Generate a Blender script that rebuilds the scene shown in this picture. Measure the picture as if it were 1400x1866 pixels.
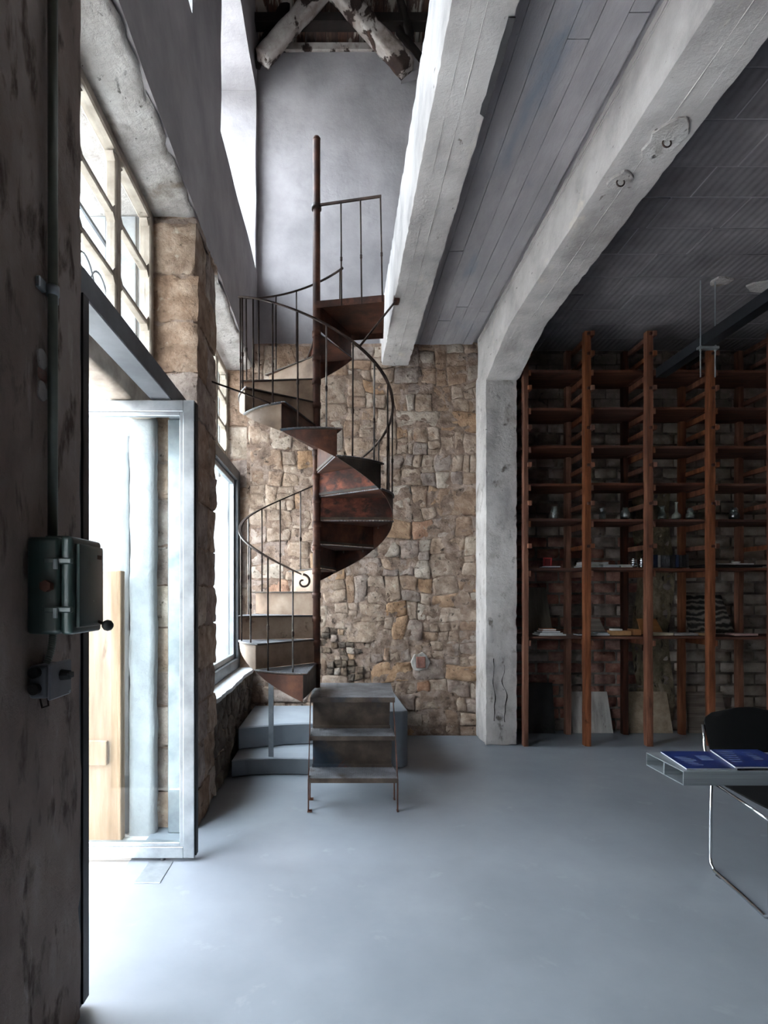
import bpy, bmesh, math, random
from mathutils import Vector, noise
R = math.radians
rng = random.Random(7)
for o in list(bpy.data.objects): bpy.data.objects.remove(o)
sc = bpy.context.scene
COL = sc.collection

# ------------------------------------------------------------------ camera, sky, exposure
EYE = 1.38
cam_d = bpy.data.cameras.new('camera'); cam = bpy.data.objects.new('camera', cam_d); COL.objects.link(cam)
cam.location = (0, 0, EYE); cam.rotation_euler = (R(90), 0, 0)
cam_d.sensor_fit = 'HORIZONTAL'; cam_d.sensor_width = 36; cam_d.lens = 27.0      # 1050 px on a 1400 px wide frame
cam_d.shift_x = 85 / 1400; cam_d.shift_y = 152 / 1400
cam_d.clip_start = 0.05; cam_d.clip_end = 200
sc.camera = cam
world = bpy.data.worlds.new('overcast_sky'); sc.world = world; world.use_nodes = True
bg = world.node_tree.nodes['Background']; bg.inputs[0].default_value = (0.83, 0.90, 1.0, 1); bg.inputs[1].default_value = 30.0
sc.view_settings.view_transform = 'Standard'; sc.view_settings.look = 'None'
sc.view_settings.gamma = 1; sc.view_settings.use_curve_mapping = False
sc.view_settings.exposure = 0.0
sc.cycles.diffuse_bounces = 5

def portal(y0, y1, z0, z1, x):          # guides sky light through an opening of the left wall
    l = bpy.data.lights.new('sky_portal', 'AREA'); l.shape = 'RECTANGLE'; l.size = z1 - z0; l.size_y = y1 - y0
    l.cycles.is_portal = True
    o = bpy.data.objects.new('sky_portal', l); COL.objects.link(o)
    o.location = (x, (y0 + y1) / 2, (z0 + z1) / 2); o.rotation_euler = (0, R(-90), 0)
XI, XW, XO = -0.835, -1.12, -1.5        # left wall: inner face, old window plane, outer face
portal(1.9, 3.4, 0, 3.64, -1.55); portal(3.95, 5.73, .7, 3.64, -1.55)
portal(-.2, 1.34, 0, 2.4, -1.55); portal(1.5, 3.31, 4.72, 6.53, -1.55); portal(4.14, 5.9, 4.72, 6.53, -1.55)

# ------------------------------------------------------------------ materials
def c3(h):                               # sRGB hex -> linear
    v = [int(h[i:i+2], 16) / 255 for i in (0, 2, 4)]
    return tuple(((x / 12.92) if x <= .04045 else ((x + .055) / 1.055) ** 2.4) for x in v) + (1,)
MATS = {}
def mat(name, cols, scale=4, stretch=(1, 1, 1), detail=8, rough=.8, metal=0, bump=.3, bscale=25, bdist=.02,
        patches=(), rnd=0.0, spec=.4, distortion=0.0, bstretch=(1, 1, 1), extra=None, rvar=0.0):
    m = bpy.data.materials.new(name); m.use_nodes = True; MATS[name] = m
    nt = m.node_tree; N = nt.nodes; L = nt.links
    b = N['Principled BSDF']; b.inputs['Roughness'].default_value = rough; b.inputs['Metallic'].default_value = metal
    b.inputs['Specular IOR Level'].default_value = spec
    geo = N.new('ShaderNodeNewGeometry')
    def mapped(st):
        if st == (1, 1, 1): return geo.outputs['Position']
        v = N.new('ShaderNodeVectorMath'); v.operation = 'MULTIPLY'; v.inputs[1].default_value = st
        L.new(geo.outputs['Position'], v.inputs[0]); return v.outputs[0]
    def nz(st, s, d=8, dist=0.0, ro=.6):
        n = N.new('ShaderNodeTexNoise'); n.inputs['Scale'].default_value = s; n.inputs['Detail'].default_value = d
        n.inputs['Roughness'].default_value = ro; n.inputs['Distortion'].default_value = dist
        L.new(mapped(st), n.inputs['Vector']); return n.outputs['Fac']
    base = nz(stretch, scale, detail, distortion)
    r = N.new('ShaderNodeValToRGB'); L.new(base, r.inputs[0])
    e = r.color_ramp.elements
    while len(e) < len(cols): e.new(.5)
    for i, (p, c) in enumerate(cols):
        e[i].position = p; e[i].color = c3(c)
    col = r.outputs[0]
    for (pc, ps, lo, hi, pst) in patches:
        f = nz(pst, ps, 8, .3)
        mr = N.new('ShaderNodeMapRange'); mr.inputs[1].default_value = lo; mr.inputs[2].default_value = hi; L.new(f, mr.inputs[0])
        mx = N.new('ShaderNodeMix'); mx.data_type = 'RGBA'; L.new(mr.outputs[0], mx.inputs[0]); L.new(col, mx.inputs[6]); mx.inputs[7].default_value = c3(pc)
        col = mx.outputs[2]
    if rnd:
        oi = N.new('ShaderNodeObjectInfo'); hs = N.new('ShaderNodeHueSaturation')
        mr = N.new('ShaderNodeMapRange'); mr.inputs[3].default_value = 1 - rnd; mr.inputs[4].default_value = 1 + rnd; L.new(oi.outputs['Random'], mr.inputs[0])
        L.new(mr.outputs[0], hs.inputs['Value'])
        ml = N.new('ShaderNodeMath'); ml.operation = 'MULTIPLY'; ml.inputs[1].default_value = 7.13; L.new(oi.outputs['Random'], ml.inputs[0])
        fr = N.new('ShaderNodeMath'); fr.operation = 'FRACT'; L.new(ml.outputs[0], fr.inputs[0])
        m2 = N.new('ShaderNodeMapRange'); m2.inputs[3].default_value = 1 - rnd; m2.inputs[4].default_value = 1 + rnd * .6; L.new(fr.outputs[0], m2.inputs[0])
        L.new(m2.outputs[0], hs.inputs['Saturation'])
        L.new(col, hs.inputs['Color']); col = hs.outputs[0]
    L.new(col, b.inputs['Base Color'])
    if rvar:
        mr = N.new('ShaderNodeMapRange'); mr.inputs[3].default_value = rough - rvar; mr.inputs[4].default_value = rough + rvar
        L.new(nz((1, 1, 1), 2.5, 6), mr.inputs[0]); L.new(mr.outputs[0], b.inputs['Roughness'])
    h = None
    if bump:
        h = nz(bstretch, bscale, 10, .2, .7)
    if extra == 'plate':                 # raised chequer ribs on steel treads
        w1 = N.new('ShaderNodeTexWave'); w1.inputs['Scale'].default_value = 26; w1.bands_direction = 'DIAGONAL'; L.new(mapped((1, 1, 0)), w1.inputs['Vector'])
        w2 = N.new('ShaderNodeTexWave'); w2.inputs['Scale'].default_value = 26; w2.bands_direction = 'DIAGONAL'; L.new(mapped((-1, 1, 0)), w2.inputs['Vector'])
        a = N.new('ShaderNodeMath'); a.operation = 'MAXIMUM'; L.new(w1.outputs['Fac'], a.inputs[0]); L.new(w2.outputs['Fac'], a.inputs[1])
        a2 = N.new('ShaderNodeMath'); a2.operation = 'ADD'; L.new(a.outputs[0], a2.inputs[0]); L.new(h, a2.inputs[1]); h = a2.outputs[0]
    if extra == 'rib':                   # combed hollow clay tiles
        w1 = N.new('ShaderNodeTexWave'); w1.inputs['Scale'].default_value = 6; w1.inputs['Distortion'].default_value = 2.5; w1.inputs['Detail'].default_value = 3; L.new(mapped((1, 0, 0)), w1.inputs['Vector'])
        a2 = N.new('ShaderNodeMath'); a2.operation = 'ADD'; L.new(w1.outputs['Fac'], a2.inputs[0]); L.new(h, a2.inputs[1]); h = a2.outputs[0]
    if h is not None:
        bp = N.new('ShaderNodeBump'); bp.inputs['Strength'].default_value = bump; bp.inputs['Distance'].default_value = bdist
        L.new(h, bp.inputs['Height']); L.new(bp.outputs[0], b.inputs['Normal'])
    return m

M_near = mat('old_plaster', [(.3, '74645c'), (.5, '8f7f76'), (.68, 'a89b93')], 3, (1, 1, .6), bump=.8, bscale=20, bdist=.02,
             patches=[('55453d', 6, .53, .64, (1, 2.2, .8)), ('b5aaa2', 9, .62, .75, (1, 1.5, .4))], rough=.9)
M_white = mat('white_limewash', [(.3, '8a8587'), (.55, 'a09a9b'), (.75, 'ada7a8')], 2.2, bump=.25, bscale=9, bdist=.03,
              patches=[('7f797b', 1.4, .58, .8, (1, 1, 1))], rough=.9)
M_beam = mat('painted_concrete', [(.3, '999391'), (.5, 'b7b1ae'), (.7, 'cbc5c2')], 3, bump=.6, bscale=34, bdist=.012,
             patches=[('6f6660', 24, .66, .72, (1, .5, 1)), ('cfc6b8', 5, .62, .75, (1, .5, 1)), ('8a8380', 2.5, .58, .74, (1, .4, 1))], rough=.9)
M_column = mat('column_concrete', [(.3, 'a09a98'), (.5, 'c3bdba'), (.7, 'd6d0cd')], 5, (1, 1, .6), bump=.8, bscale=26, bdist=.018,
             patches=[('6d655f', 11, .60, .70, (1, 1, .7)), ('8f857c', 4, .56, .72, (1, 1, 1)), ('57504b', 30, .66, .72, (1, 1, 1))], rough=.92)
M_ceil = mat('board_marked_concrete', [(.3, '837f83'), (.55, '989396'), (.75, 'aba6a8')], 3, (1.6, .5, 1), bump=.5, bscale=18, bstretch=(1, .25, 1),
             patches=[('747b88', 1.6, .55, .7, (1.5, .6, 1)), ('55525a', 30, .70, .76, (1, .5, 1))], rough=.9, rnd=.07)
M_tile = mat('clay_ceiling_tile', [(.3, '645f62'), (.55, '767174'), (.75, '888385')], 4, bump=.17, bscale=14, bdist=.02,
             patches=[('5d5a5d', 9, .63, .75, (1, .6, 1))], rough=.92, rnd=.1, extra='rib')
M_lintel = mat('stained_concrete', [(.3, '9a928c'), (.5, 'bcb6b2'), (.7, 'd3cecb')], 6, bump=.9, bscale=30, bdist=.02,
             patches=[('4b443d', 26, .64, .70, (1, .7, 1)), ('7b6f63', 3, .55, .68, (1, 1, 1)), ('3a342f', 9, .66, .72, (1, .7, 1))], rough=.95)
STONE = []
for i, (a, b_, c_) in enumerate([('785e4d', 'a88b75', 'cfb6a1'), ('836b5a', 'b39b88', 'd7c4b3'), ('76635a', 'a69388', 'c9b9ad'), ('886850', 'b49173', 'd4b293'), ('86624f', 'b0866d', 'cba88d'), ('918070', 'bfae9e', 'e0d3c6')]):
    STONE.append(mat('limestone_%d' % i, [(.28, a), (.5, b_), (.72, c_)], 9, bump=1.0, bscale=16, bdist=.045,
             patches=[('4f4236', 22, .60, .72, (1, 1, 1)), ('cfc3b2', 12, .62, .76, (1, 1, 1)), ('9a6f4e', 5, .64, .8, (1, 1, 1))], rough=.95, rnd=.08))
M_mortar = mat('lime_mortar', [(.28, '6b5548'), (.5, '9f8777'), (.72, 'c7b1a3')], 10, bump=1.0, bscale=20, bdist=.05,
             patches=[('3f342b', 16, .58, .7, (1, 1, 1)), ('b5a690', 7, .62, .75, (1, 1, 1))], rough=.97)
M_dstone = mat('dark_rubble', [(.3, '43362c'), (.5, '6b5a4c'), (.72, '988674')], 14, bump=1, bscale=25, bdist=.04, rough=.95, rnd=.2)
M_lowstone = mat('sill_wall_rubble', [(.3, '3d352e'), (.5, '5d5147'), (.72, '83766a')], 9, bump=1, bscale=18, bdist=.04, rough=.95, rnd=.12)  # darker rubble for the wall below the window sill
M_floor = mat('polished_concrete', [(.3, '747a81'), (.5, '7e848b'), (.7, '898f95')], 1.1, bump=.05, bscale=14, bdist=.01,
             patches=[('70767e', .6, .5, .72, (1, 1, 1)), ('91979b', 5, .62, .8, (1, 1, 1))], rough=.40, spec=.5, rvar=.06)
M_step = mat('trowelled_concrete', [(.3, '747a81'), (.5, '7f858c'), (.7, '8a9096')], 2, bump=.08, bscale=14, rough=.6)
M_rust = mat('rusted_steel', [(.3, '2e1a14'), (.5, '4c2c20'), (.68, '67402e')], 7, bump=.4, bscale=60, bdist=.006,
             patches=[('211714', 4, .55, .72, (1, 1, 1)), ('7d4a30', 12, .64, .78, (1, 1, 1))], rough=.62, metal=.25)
M_red = mat('red_oxide_steel', [(.3, '2c1712'), (.48, '5d2e20'), (.7, '8e4c36')], 7, (1, 1, 2), bump=.4, bscale=50, bdist=.006,
             patches=[('2a1813', 17, .46, .66, (1, 1, 1.6)), ('6b5a50', 6, .58, .75, (1, 1, 1)), ('241512', 3, .52, .7, (1, 1, 1))], rough=.65, metal=.15)
M_tan = mat('worn_olive_paint', [(.3, '6c5646'), (.5, '937b68'), (.7, 'b09a86')], 4, bump=.25, bscale=50, bdist=.005,
             patches=[('4a3426', 7, .64, .74, (1, 1, 1)), ('c6bba6', 9, .67, .8, (1, 1, 1))], rough=.6, metal=.1)
M_grime = mat('grimy_steel', [(.3, '2a2420'), (.5, '473d36'), (.7, '63574d')], 6, bump=.4, bscale=55, bdist=.006,
             patches=[('2b3642', 2.5, .54, .68, (1, 1, 1)), ('8c8378', 30, .7, .78, (1, 1, 1)), ('5b3526', 8, .64, .76, (1, 1, 1))], rough=.5, metal=.35)
M_plate = mat('chequer_plate', [(.3, '55555a'), (.5, '76777c'), (.7, '9697a0')], 6, bump=1.0, bscale=60, bdist=.008,
             patches=[('47352b', 7, .6, .74, (1, 1, 1))], rough=.42, metal=.3, extra='plate')
M_iron = mat('dark_iron', [(.3, '241c19'), (.5, '3a2c26'), (.7, '55443a')], 12, bump=.3, bscale=90, bdist=.003, rough=.5, metal=.6)
M_ironp = mat('pale_worn_iron', [(.3, '4b4441'), (.5, '6d6561'), (.7, '8d8682')], 12, bump=.2, bscale=90, bdist=.003, rough=.4, metal=.6)
M_galv = mat('galvanised_steel', [(.3, '8a9094'), (.5, 'a3a9ad'), (.7, 'b9bfc2')], 7, bump=.05, bscale=40, bdist=.004, rough=.38, metal=.75)
M_galvd = mat('dark_steel_section', [(.3, '4c4f53'), (.5, '5c5f63'), (.7, '6a6d71')], 4, bump=.05, bscale=40, bdist=.004, rough=.5, metal=.3)
M_table = mat('brushed_zinc', [(.3, '7b8287'), (.5, '8f969b'), (.7, 'a3aaae')], 9, (.15, 1, 6), bump=.05, bscale=40, bstretch=(.2, 1, 5), bdist=.003, rough=.38, metal=.55)
M_blksteel = mat('blackened_steel', [(.3, '1d1e21'), (.7, '2b2c30')], 6, bump=.05, bscale=40, rough=.45, metal=.4)
M_chrome = mat('chrome', [(.3, 'c8ccd0'), (.7, 'd6dadd')], 3, bump=0, rough=.12, metal=1.0)
M_rubber = mat('black_rubber', [(.3, '0a0a0b'), (.7, '141416')], 6, bump=.1, bscale=60, rough=.55)
M_black = mat('black_upholstery', [(.3, '050506'), (.7, '0b0b0c')], 30, bump=.2, bscale=200, bdist=.002, rough=.8, spec=.2)
M_frame = mat('old_frame_paint', [(.3, '8b7f73'), (.5, 'a4988b'), (.7, 'b8ada0')], 8, bump=.3, bscale=40, bdist=.006,
             patches=[('5c5047', 14, .66, .76, (1, 1, 1))], rough=.7)
M_pframe = mat('white_cracked_paint', [(.3, '8f9294'), (.5, '9fa2a4'), (.7, 'adb0b1')], 5, bump=.5, bscale=30, bdist=.01,
             patches=[('85827f', 12, .68, .75, (1, 1, .2))], rough=.8)
M_wood = mat('shelf_timber', [(.3, '442619'), (.5, '693e2a'), (.7, '86573f')], 5, (5, 5, .5), bump=.3, bscale=22, bstretch=(3, 3, .4), bdist=.006,
             patches=[('2c160d', 6, .62, .74, (1, 1, .6))], rough=.7, rnd=.16)
M_woodd = mat('dark_shelf_timber', [(.3, '24110b'), (.5, '3a1c11'), (.7, '522c1c')], 5, (5, 5, .5), bump=.3, bscale=22, bdist=.006, rough=.75, rnd=.1)
M_board = mat('shelf_board', [(.3, '372017'), (.5, '543123'), (.7, '6c4532')], 4, (.5, 5, 5), bump=.3, bscale=20, bstretch=(.4, 3, 3), bdist=.006,
             patches=[('28130b', 4, .6, .74, (.5, 1, 1))], rough=.75, rnd=.14)
M_peel = mat('peeling_white_timber', [(.3, '6d5c52'), (.5, '9d928b'), (.7, 'bcb4ae')], 4, bump=.6, bscale=16, bdist=.02,
             patches=[('2a1a13', 6.5, .53, .57, (1, 1, .55)), ('563a2c', 3, .6, .7, (1, 1, 1))], rough=.85)
M_plank = mat('peeling_roof_plank', [(.3, '2a1b15'), (.5, '4b3126'), (.7, '66493a')], 5, (4, 1, .5), bump=.5, bscale=20, bdist=.015,
             patches=[('a3968a', 4.2, .54, .58, (2.2, .5, .5))], rough=.85, rnd=.25)
M_darkwood = mat('sooty_timber', [(.3, '110b09'), (.7, '241813')], 6, bump=.4, bscale=20, rough=.9)
M_brick = [mat('red_brick', [(.3, '6b4a43'), (.5, '8a6257'), (.7, 'a67f73')], 10, bump=.8, bscale=26, bdist=.02, patches=[('8f827b', 14, .66, .76, (1, 1, 1)), ('2a1d1a', 9, .62, .74, (1, 1, 1))], rough=.95, rnd=.15),
           mat('sooty_grey_brick', [(.3, '6d625d'), (.5, '877b75'), (.7, 'a0948d')], 8, bump=.8, bscale=22, bdist=.02, patches=[('2b2624', 10, .62, .74, (1, 1, 1))], rough=.95, rnd=.12),
           mat('pale_painted_brick', [(.3, '81776e'), (.5, '9d9288'), (.7, 'b5aaa0')], 7, bump=.8, bscale=20, bdist=.02, patches=[('39322e', 12, .65, .75, (1, 1, 1))], rough=.95, rnd=.10)]
M_bmortar = mat('brick_mortar', [(.3, '4d4541'), (.5, '6b625d'), (.7, '8b817b')], 12, bump=.8, bscale=30, bdist=.02, rough=.97)
M_green = mat('chipped_green_enamel', [(.3, '25322f'), (.5, '2f3f3c'), (.7, '3a4d49')], 4, bump=.12, bscale=60, bdist=.004,
             patches=[('c4cac6', 45, .70, .75, (1, 1, 1)), ('1d2826', 6, .6, .75, (1, 1, 1))], rough=.34, spec=.6)
M_gbox = mat('grey_switch_enamel', [(.3, '505155'), (.7, '68696e')], 6, bump=.15, bscale=60, bdist=.004, patches=[('2b2523', 12, .66, .76, (1, 1, 1))], rough=.4)
M_conduit = mat('painted_conduit', [(.3, '55584f'), (.7, '6d7067')], 8, bump=.1, bscale=60, bdist=.004, rough=.35, metal=.3)
M_ply = mat('plywood', [(.3, '826850'), (.5, '987e66'), (.7, 'a9927c')], 5, (3, 3, .35), bump=.15, bscale=20, bdist=.005, patches=[('4f3825', 4, .66, .78, (2, 2, .5))], rough=.8)
M_facade = mat('pale_facade', [(.3, 'd8d5d0'), (.7, 'e8e6e2')], 1.2, bump=.1, bscale=10, rough=.95)
M_street = mat('pale_paving', [(.3, 'c2bfba'), (.7, 'd6d3ce')], 1.5, bump=.2, bscale=14, rough=.95)
M_fwin = mat('facade_window', [(.3, '7d8b98'), (.7, '93a1ad')], 1, bump=0, rough=.2)
M_sill = mat('white_sill_board', [(.3, 'a9acae'), (.7, 'c6c9cb')], 8, (5, .6, 1), bump=.35, bscale=25, rough=.8)
M_blue = mat('blue_printed_cover', [(.3, '12204c'), (.7, '182961')], 4, bump=0, rough=.35, spec=.5)
M_paper = mat('white_paper', [(.3, 'b4b8bd'), (.7, 'd0d3d6')], 20, bump=.1, bscale=80, rough=.8)

def simple(name, hexc, rough=.7, metal=0.0, vary=.12):
    h = [int(hexc[i:i+2], 16) for i in (0, 2, 4)]
    lo = ''.join('%02x' % max(0, int(v * (1 - vary))) for v in h); hi = ''.join('%02x' % min(255, int(v * (1 + vary))) for v in h)
    return mat(name, [(.3, lo), (.7, hi)], 14, bump=.1, bscale=50, bdist=.004, rough=rough, metal=metal)
def glass(name, tint=(1, 1, 1, 1), ior=1.45, gl=1.0, haze=0.0):
    m = bpy.data.materials.new(name); m.use_nodes = True; nt = m.node_tree; N = nt.nodes; L = nt.links
    for n in list(N): N.remove(n)
    out = N.new('ShaderNodeOutputMaterial'); t = N.new('ShaderNodeBsdfTransparent'); t.inputs[0].default_value = tint
    g = N.new('ShaderNodeBsdfGlossy'); g.inputs['Roughness'].default_value = .02
    f = N.new('ShaderNodeFresnel'); f.inputs[0].default_value = ior
    k = N.new('ShaderNodeMath'); k.operation = 'MULTIPLY'; k.inputs[1].default_value = gl; L.new(f.outputs[0], k.inputs[0])
    gm = N.new('ShaderNodeNewGeometry'); bf = N.new('ShaderNodeMath'); bf.operation = 'SUBTRACT'; bf.inputs[0].default_value = 1; L.new(gm.outputs['Backfacing'], bf.inputs[1])   # rear face of a pane adds no second reflection
    k2 = N.new('ShaderNodeMath'); k2.operation = 'MULTIPLY'; k2.use_clamp = True; L.new(k.outputs[0], k2.inputs[0]); L.new(bf.outputs[0], k2.inputs[1]); k = k2
    mx = N.new('ShaderNodeMixShader'); L.new(k.outputs[0], mx.inputs[0]); L.new(t.outputs[0], mx.inputs[1]); L.new(g.outputs[0], mx.inputs[2])
    res = mx.outputs[0]
    if haze:
        d = N.new('ShaderNodeBsdfDiffuse'); d.inputs[0].default_value = (.75, .8, .8, 1)
        m2 = N.new('ShaderNodeMixShader'); m2.inputs[0].default_value = haze; L.new(res, m2.inputs[1]); L.new(d.outputs[0], m2.inputs[2]); res = m2.outputs[0]
    L.new(res, out.inputs[0]); return m
M_glass = glass('window_glass', (.94, .97, .97, 1))
M_vase = glass('vase_glass', (.74, .78, .76, 1), 1.55, 2.4, .05)

def marble(name, a, b_, scale, direction='Z', dist=6):
    m = bpy.data.materials.new(name); m.use_nodes = True; nt = m.node_tree; N = nt.nodes; L = nt.links
    b = N['Principled BSDF']; b.inputs['Roughness'].default_value = .5
    g = N.new('ShaderNodeNewGeometry'); w = N.new('ShaderNodeTexWave'); w.bands_direction = direction
    w.inputs['Scale'].default_value = scale; w.inputs['Distortion'].default_value = dist; w.inputs['Detail'].default_value = 5; w.inputs['Detail Scale'].default_value = 1.5
    L.new(g.outputs['Position'], w.inputs['Vector'])
    r = N.new('ShaderNodeValToRGB'); r.color_ramp.elements[0].color = c3(a); r.color_ramp.elements[0].position = .35; r.color_ramp.elements[1].color = c3(b_); r.color_ramp.elements[1].position = .95
    L.new(w.outputs['Fac'], r.inputs[0]); L.new(r.outputs[0], b.inputs['Base Color']); return m

# ------------------------------------------------------------------ mesh helpers
ORG = {}                                 # world origin of every object made here
def empty(name, loc, label=None, cat=None, group=None, kind=None, parent=None):
    o = bpy.data.objects.new(name, None); COL.objects.link(o); loc = Vector(loc)
    o.location = loc - (ORG[parent.name] if parent else Vector()); o.parent = parent; o.empty_display_size = .1
    ORG[o.name] = loc; tag(o, label, cat, group, kind); return o
def tag(o, label=None, cat=None, group=None, kind=None):
    if label: o['label'] = label
    if cat: o['category'] = cat
    if group: o['group'] = group
    if kind: o['kind'] = kind
    return o
class MB:
    def __init__(s): s.v = []; s.f = []
    def add(s, v, f):
        n = len(s.v); s.v += [Vector(p) for p in v]; s.f += [tuple(i + n for i in q) for q in f]; return s
    def box(s, x0, x1, y0, y1, z0, z1):
        return s.add([(x0, y0, z0), (x1, y0, z0), (x1, y1, z0), (x0, y1, z0), (x0, y0, z1), (x1, y0, z1), (x1, y1, z1), (x0, y1, z1)],
                     [(0, 3, 2, 1), (4, 5, 6, 7), (0, 1, 5, 4), (1, 2, 6, 5), (2, 3, 7, 6), (3, 0, 4, 7)])
    def bar(s, a, b, w, h, up=(0, 0, 1)):    # rectangular bar from a to b, w across, h along up
        a = Vector(a); b = Vector(b); d = (b - a).normalized(); u = Vector(up)
        if abs(d.dot(u)) > .98: u = Vector((0, 1, 0))
        x = d.cross(u).normalized() * w / 2; z = x.cross(d).normalized() * h / 2
        q = [a - x - z, a + x - z, a + x + z, a - x + z, b - x - z, b + x - z, b + x + z, b - x + z]
        return s.add(q, [(0, 1, 2, 3), (7, 6, 5, 4), (0, 4, 5, 1), (1, 5, 6, 2), (2, 6, 7, 3), (3, 7, 4, 0)])
    def tube(s, pts, r, n=8, closed=False):
        pts = [Vector(p) for p in pts]; rings = []; m = len(pts)
        rr = r if isinstance(r, (list, tuple)) else [r] * m
        ref = None
        for i, p in enumerate(pts):
            t = (pts[min(i + 1, m - 1)] - pts[max(i - 1, 0)])
            if t.length < 1e-9: t = Vector((0, 0, 1))
            t.normalize()
            if ref is None: ref = Vector((0, 0, 1)) if abs(t.z) < .9 else Vector((1, 0, 0))
            x = (ref - t * ref.dot(t)).normalized(); ref = x; y = t.cross(x)
            rings.append([p + (x * math.cos(2 * math.pi * k / n) + y * math.sin(2 * math.pi * k / n)) * rr[i] for k in range(n)])
        v = [q for ring in rings for q in ring]; f = []
        for i in range(m - 1):
            for k in range(n):
                f.append((i * n + k, i * n + (k + 1) % n, (i + 1) * n + (k + 1) % n, (i + 1) * n + k))
        f.append(tuple(range(n))[::-1]); f.append(tuple((m - 1) * n + k for k in range(n)))
        return s.add(v, f)
    def ribbon(s, pts, ups, w, t):           # flat bar swept along pts; w along the given side vectors, t along ups
        v = []; f = []
        for (p, sd), u in zip(pts, ups):
            p = Vector(p); sd = Vector(sd).normalized() * w / 2; u = Vector(u).normalized() * t / 2
            v += [p - sd - u, p + sd - u, p + sd + u, p - sd + u]
        for i in range(len(pts) - 1):
            for k in range(4): f.append((i * 4 + k, i * 4 + (k + 1) % 4, i * 4 + 4 + (k + 1) % 4, i * 4 + 4 + k))
        f.append((3, 2, 1, 0)); e = (len(pts) - 1) * 4; f.append((e, e + 1, e + 2, e + 3))
        return s.add(v, f)
    def lathe(s, prof, c, n=20):
        c = Vector(c); v = []; f = []; m = len(prof)
        for (r, z) in prof: v += [c + Vector((r * math.cos(2 * math.pi * k / n), r * math.sin(2 * math.pi * k / n), z)) for k in range(n)]
        for i in range(m - 1):
            for k in range(n): f.append((i * n + k, i * n + (k + 1) % n, (i + 1) * n + (k + 1) % n, (i + 1) * n + k))
        f.append(tuple(range(n))[::-1])
        if prof[-1][0] < .004: f.append(tuple((m - 1) * n + k for k in range(n)))
        return s.add(v, f)
    def prism(s, poly, lo, hi, axis='z'):    # polygon extruded along an axis
        m = len(poly)
        def P(a, b, t): return {'z': (a, b, t), 'y': (a, t, b), 'x': (t, a, b)}[axis]
        v = [P(a, b, lo) for a, b in poly] + [P(a, b, hi) for a, b in poly]
        f = [tuple(range(m))[::-1], tuple(range(m, 2 * m))] + [(i, (i + 1) % m, m + (i + 1) % m, m + i) for i in range(m)]
        return s.add(v, f)
def obj(name, mb, m, parent=None, smooth=False, bevel=0, label=None, cat=None, group=None, kind=None, segs=1, fix=True, autos=False):
    if parent: org = ORG[parent.name]
    else:
        xs = [p.x for p in mb.v]; ys = [p.y for p in mb.v]; zs = [p.z for p in mb.v]
        org = Vector(((min(xs) + max(xs)) / 2, (min(ys) + max(ys)) / 2, min(zs)))
    me = bpy.data.meshes.new(name)
    me.from_pydata([p - org for p in mb.v], [], mb.f)
    if fix or bevel:
        bm = bmesh.new(); bm.from_mesh(me)
        if bevel:
            bmesh.ops.bevel(bm, geom=list(bm.edges), offset=bevel, segments=segs, affect='EDGES', profile=.6)
        bmesh.ops.recalc_face_normals(bm, faces=bm.faces); bm.to_mesh(me); bm.free()
    if smooth: me.polygons.foreach_set('use_smooth', [True] * len(me.polygons))
    if autos:
        me.polygons.foreach_set('use_smooth', [True] * len(me.polygons))
        me.set_sharp_from_angle(angle=R(38))
    me.materials.append(m)
    o = bpy.data.objects.new(name, me); COL.objects.link(o)
    if parent: o.parent = parent
    else: o.location = org
    ORG[o.name] = org.copy(); tag(o, label, cat, group, kind); return o
def boxo(name, b, m, parent=None, bevel=.003, **k): return obj(name, MB().box(*b), m, parent, bevel=bevel, **k)
def nv(p, f, seed=0): return noise.noise_vector(Vector((p[0] * f + seed, p[1] * f + seed * 1.7, p[2] * f - seed)))
def fbm(p, f, seed=0): return noise.fractal(Vector((p[0] * f + seed, p[1] * f - seed, p[2] * f + 2 * seed)), 1.0, 2.0, 4)
def rough_box(b, res=.05, amp=.006, freq=6, bev=.008, chip=.02, seed=1, warp=None, cf=7):
    """box with uneven faces and broken edges"""
    x0, x1, y0, y1, z0, z1 = b; lo = (x0, y0, z0); hi = (x1, y1, z1)
    n = [max(1, min(260, round((hi[i] - lo[i]) / (res if not isinstance(res, tuple) else res[i])))) for i in range(3)]
    idx = {}; mb = MB()
    def vid(i, j, k):
        key = (i, j, k)
        if key in idx: return idx[key]
        p = Vector([lo[a] + (hi[a] - lo[a]) * q / n[a] for a, q in enumerate(key)])
        ext = [-1 if key[a] == 0 else (1 if key[a] == n[a] else 0) for a in range(3)]
        ne = sum(1 for e in ext if e)
        q = p + nv(p, freq, seed) * amp
        if ne >= 2:
            c = max(0, fbm(p, cf, seed) + .1) * chip + bev
            for a in range(3):
                if ext[a]: q[a] -= ext[a] * c * (.8 if ne == 2 else 1)
        if warp: q = warp(q)
        idx[key] = len(mb.v); mb.v.append(q); return idx[key]
    for a in range(3):
        u, w = [(1, 2), (2, 0), (0, 1)][a]
        for side in (0, n[a]):
            for i in range(n[u]):
                for j in range(n[w]):
                    ks = []
                    for (di, dj) in ((0, 0), (1, 0), (1, 1), (0, 1)):
                        key = [0, 0, 0]; key[a] = side; key[u] = i + di; key[w] = j + dj; ks.append(vid(*key))
                    mb.f.append(tuple(ks) if side else tuple(ks[::-1]))
    return mb
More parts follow.
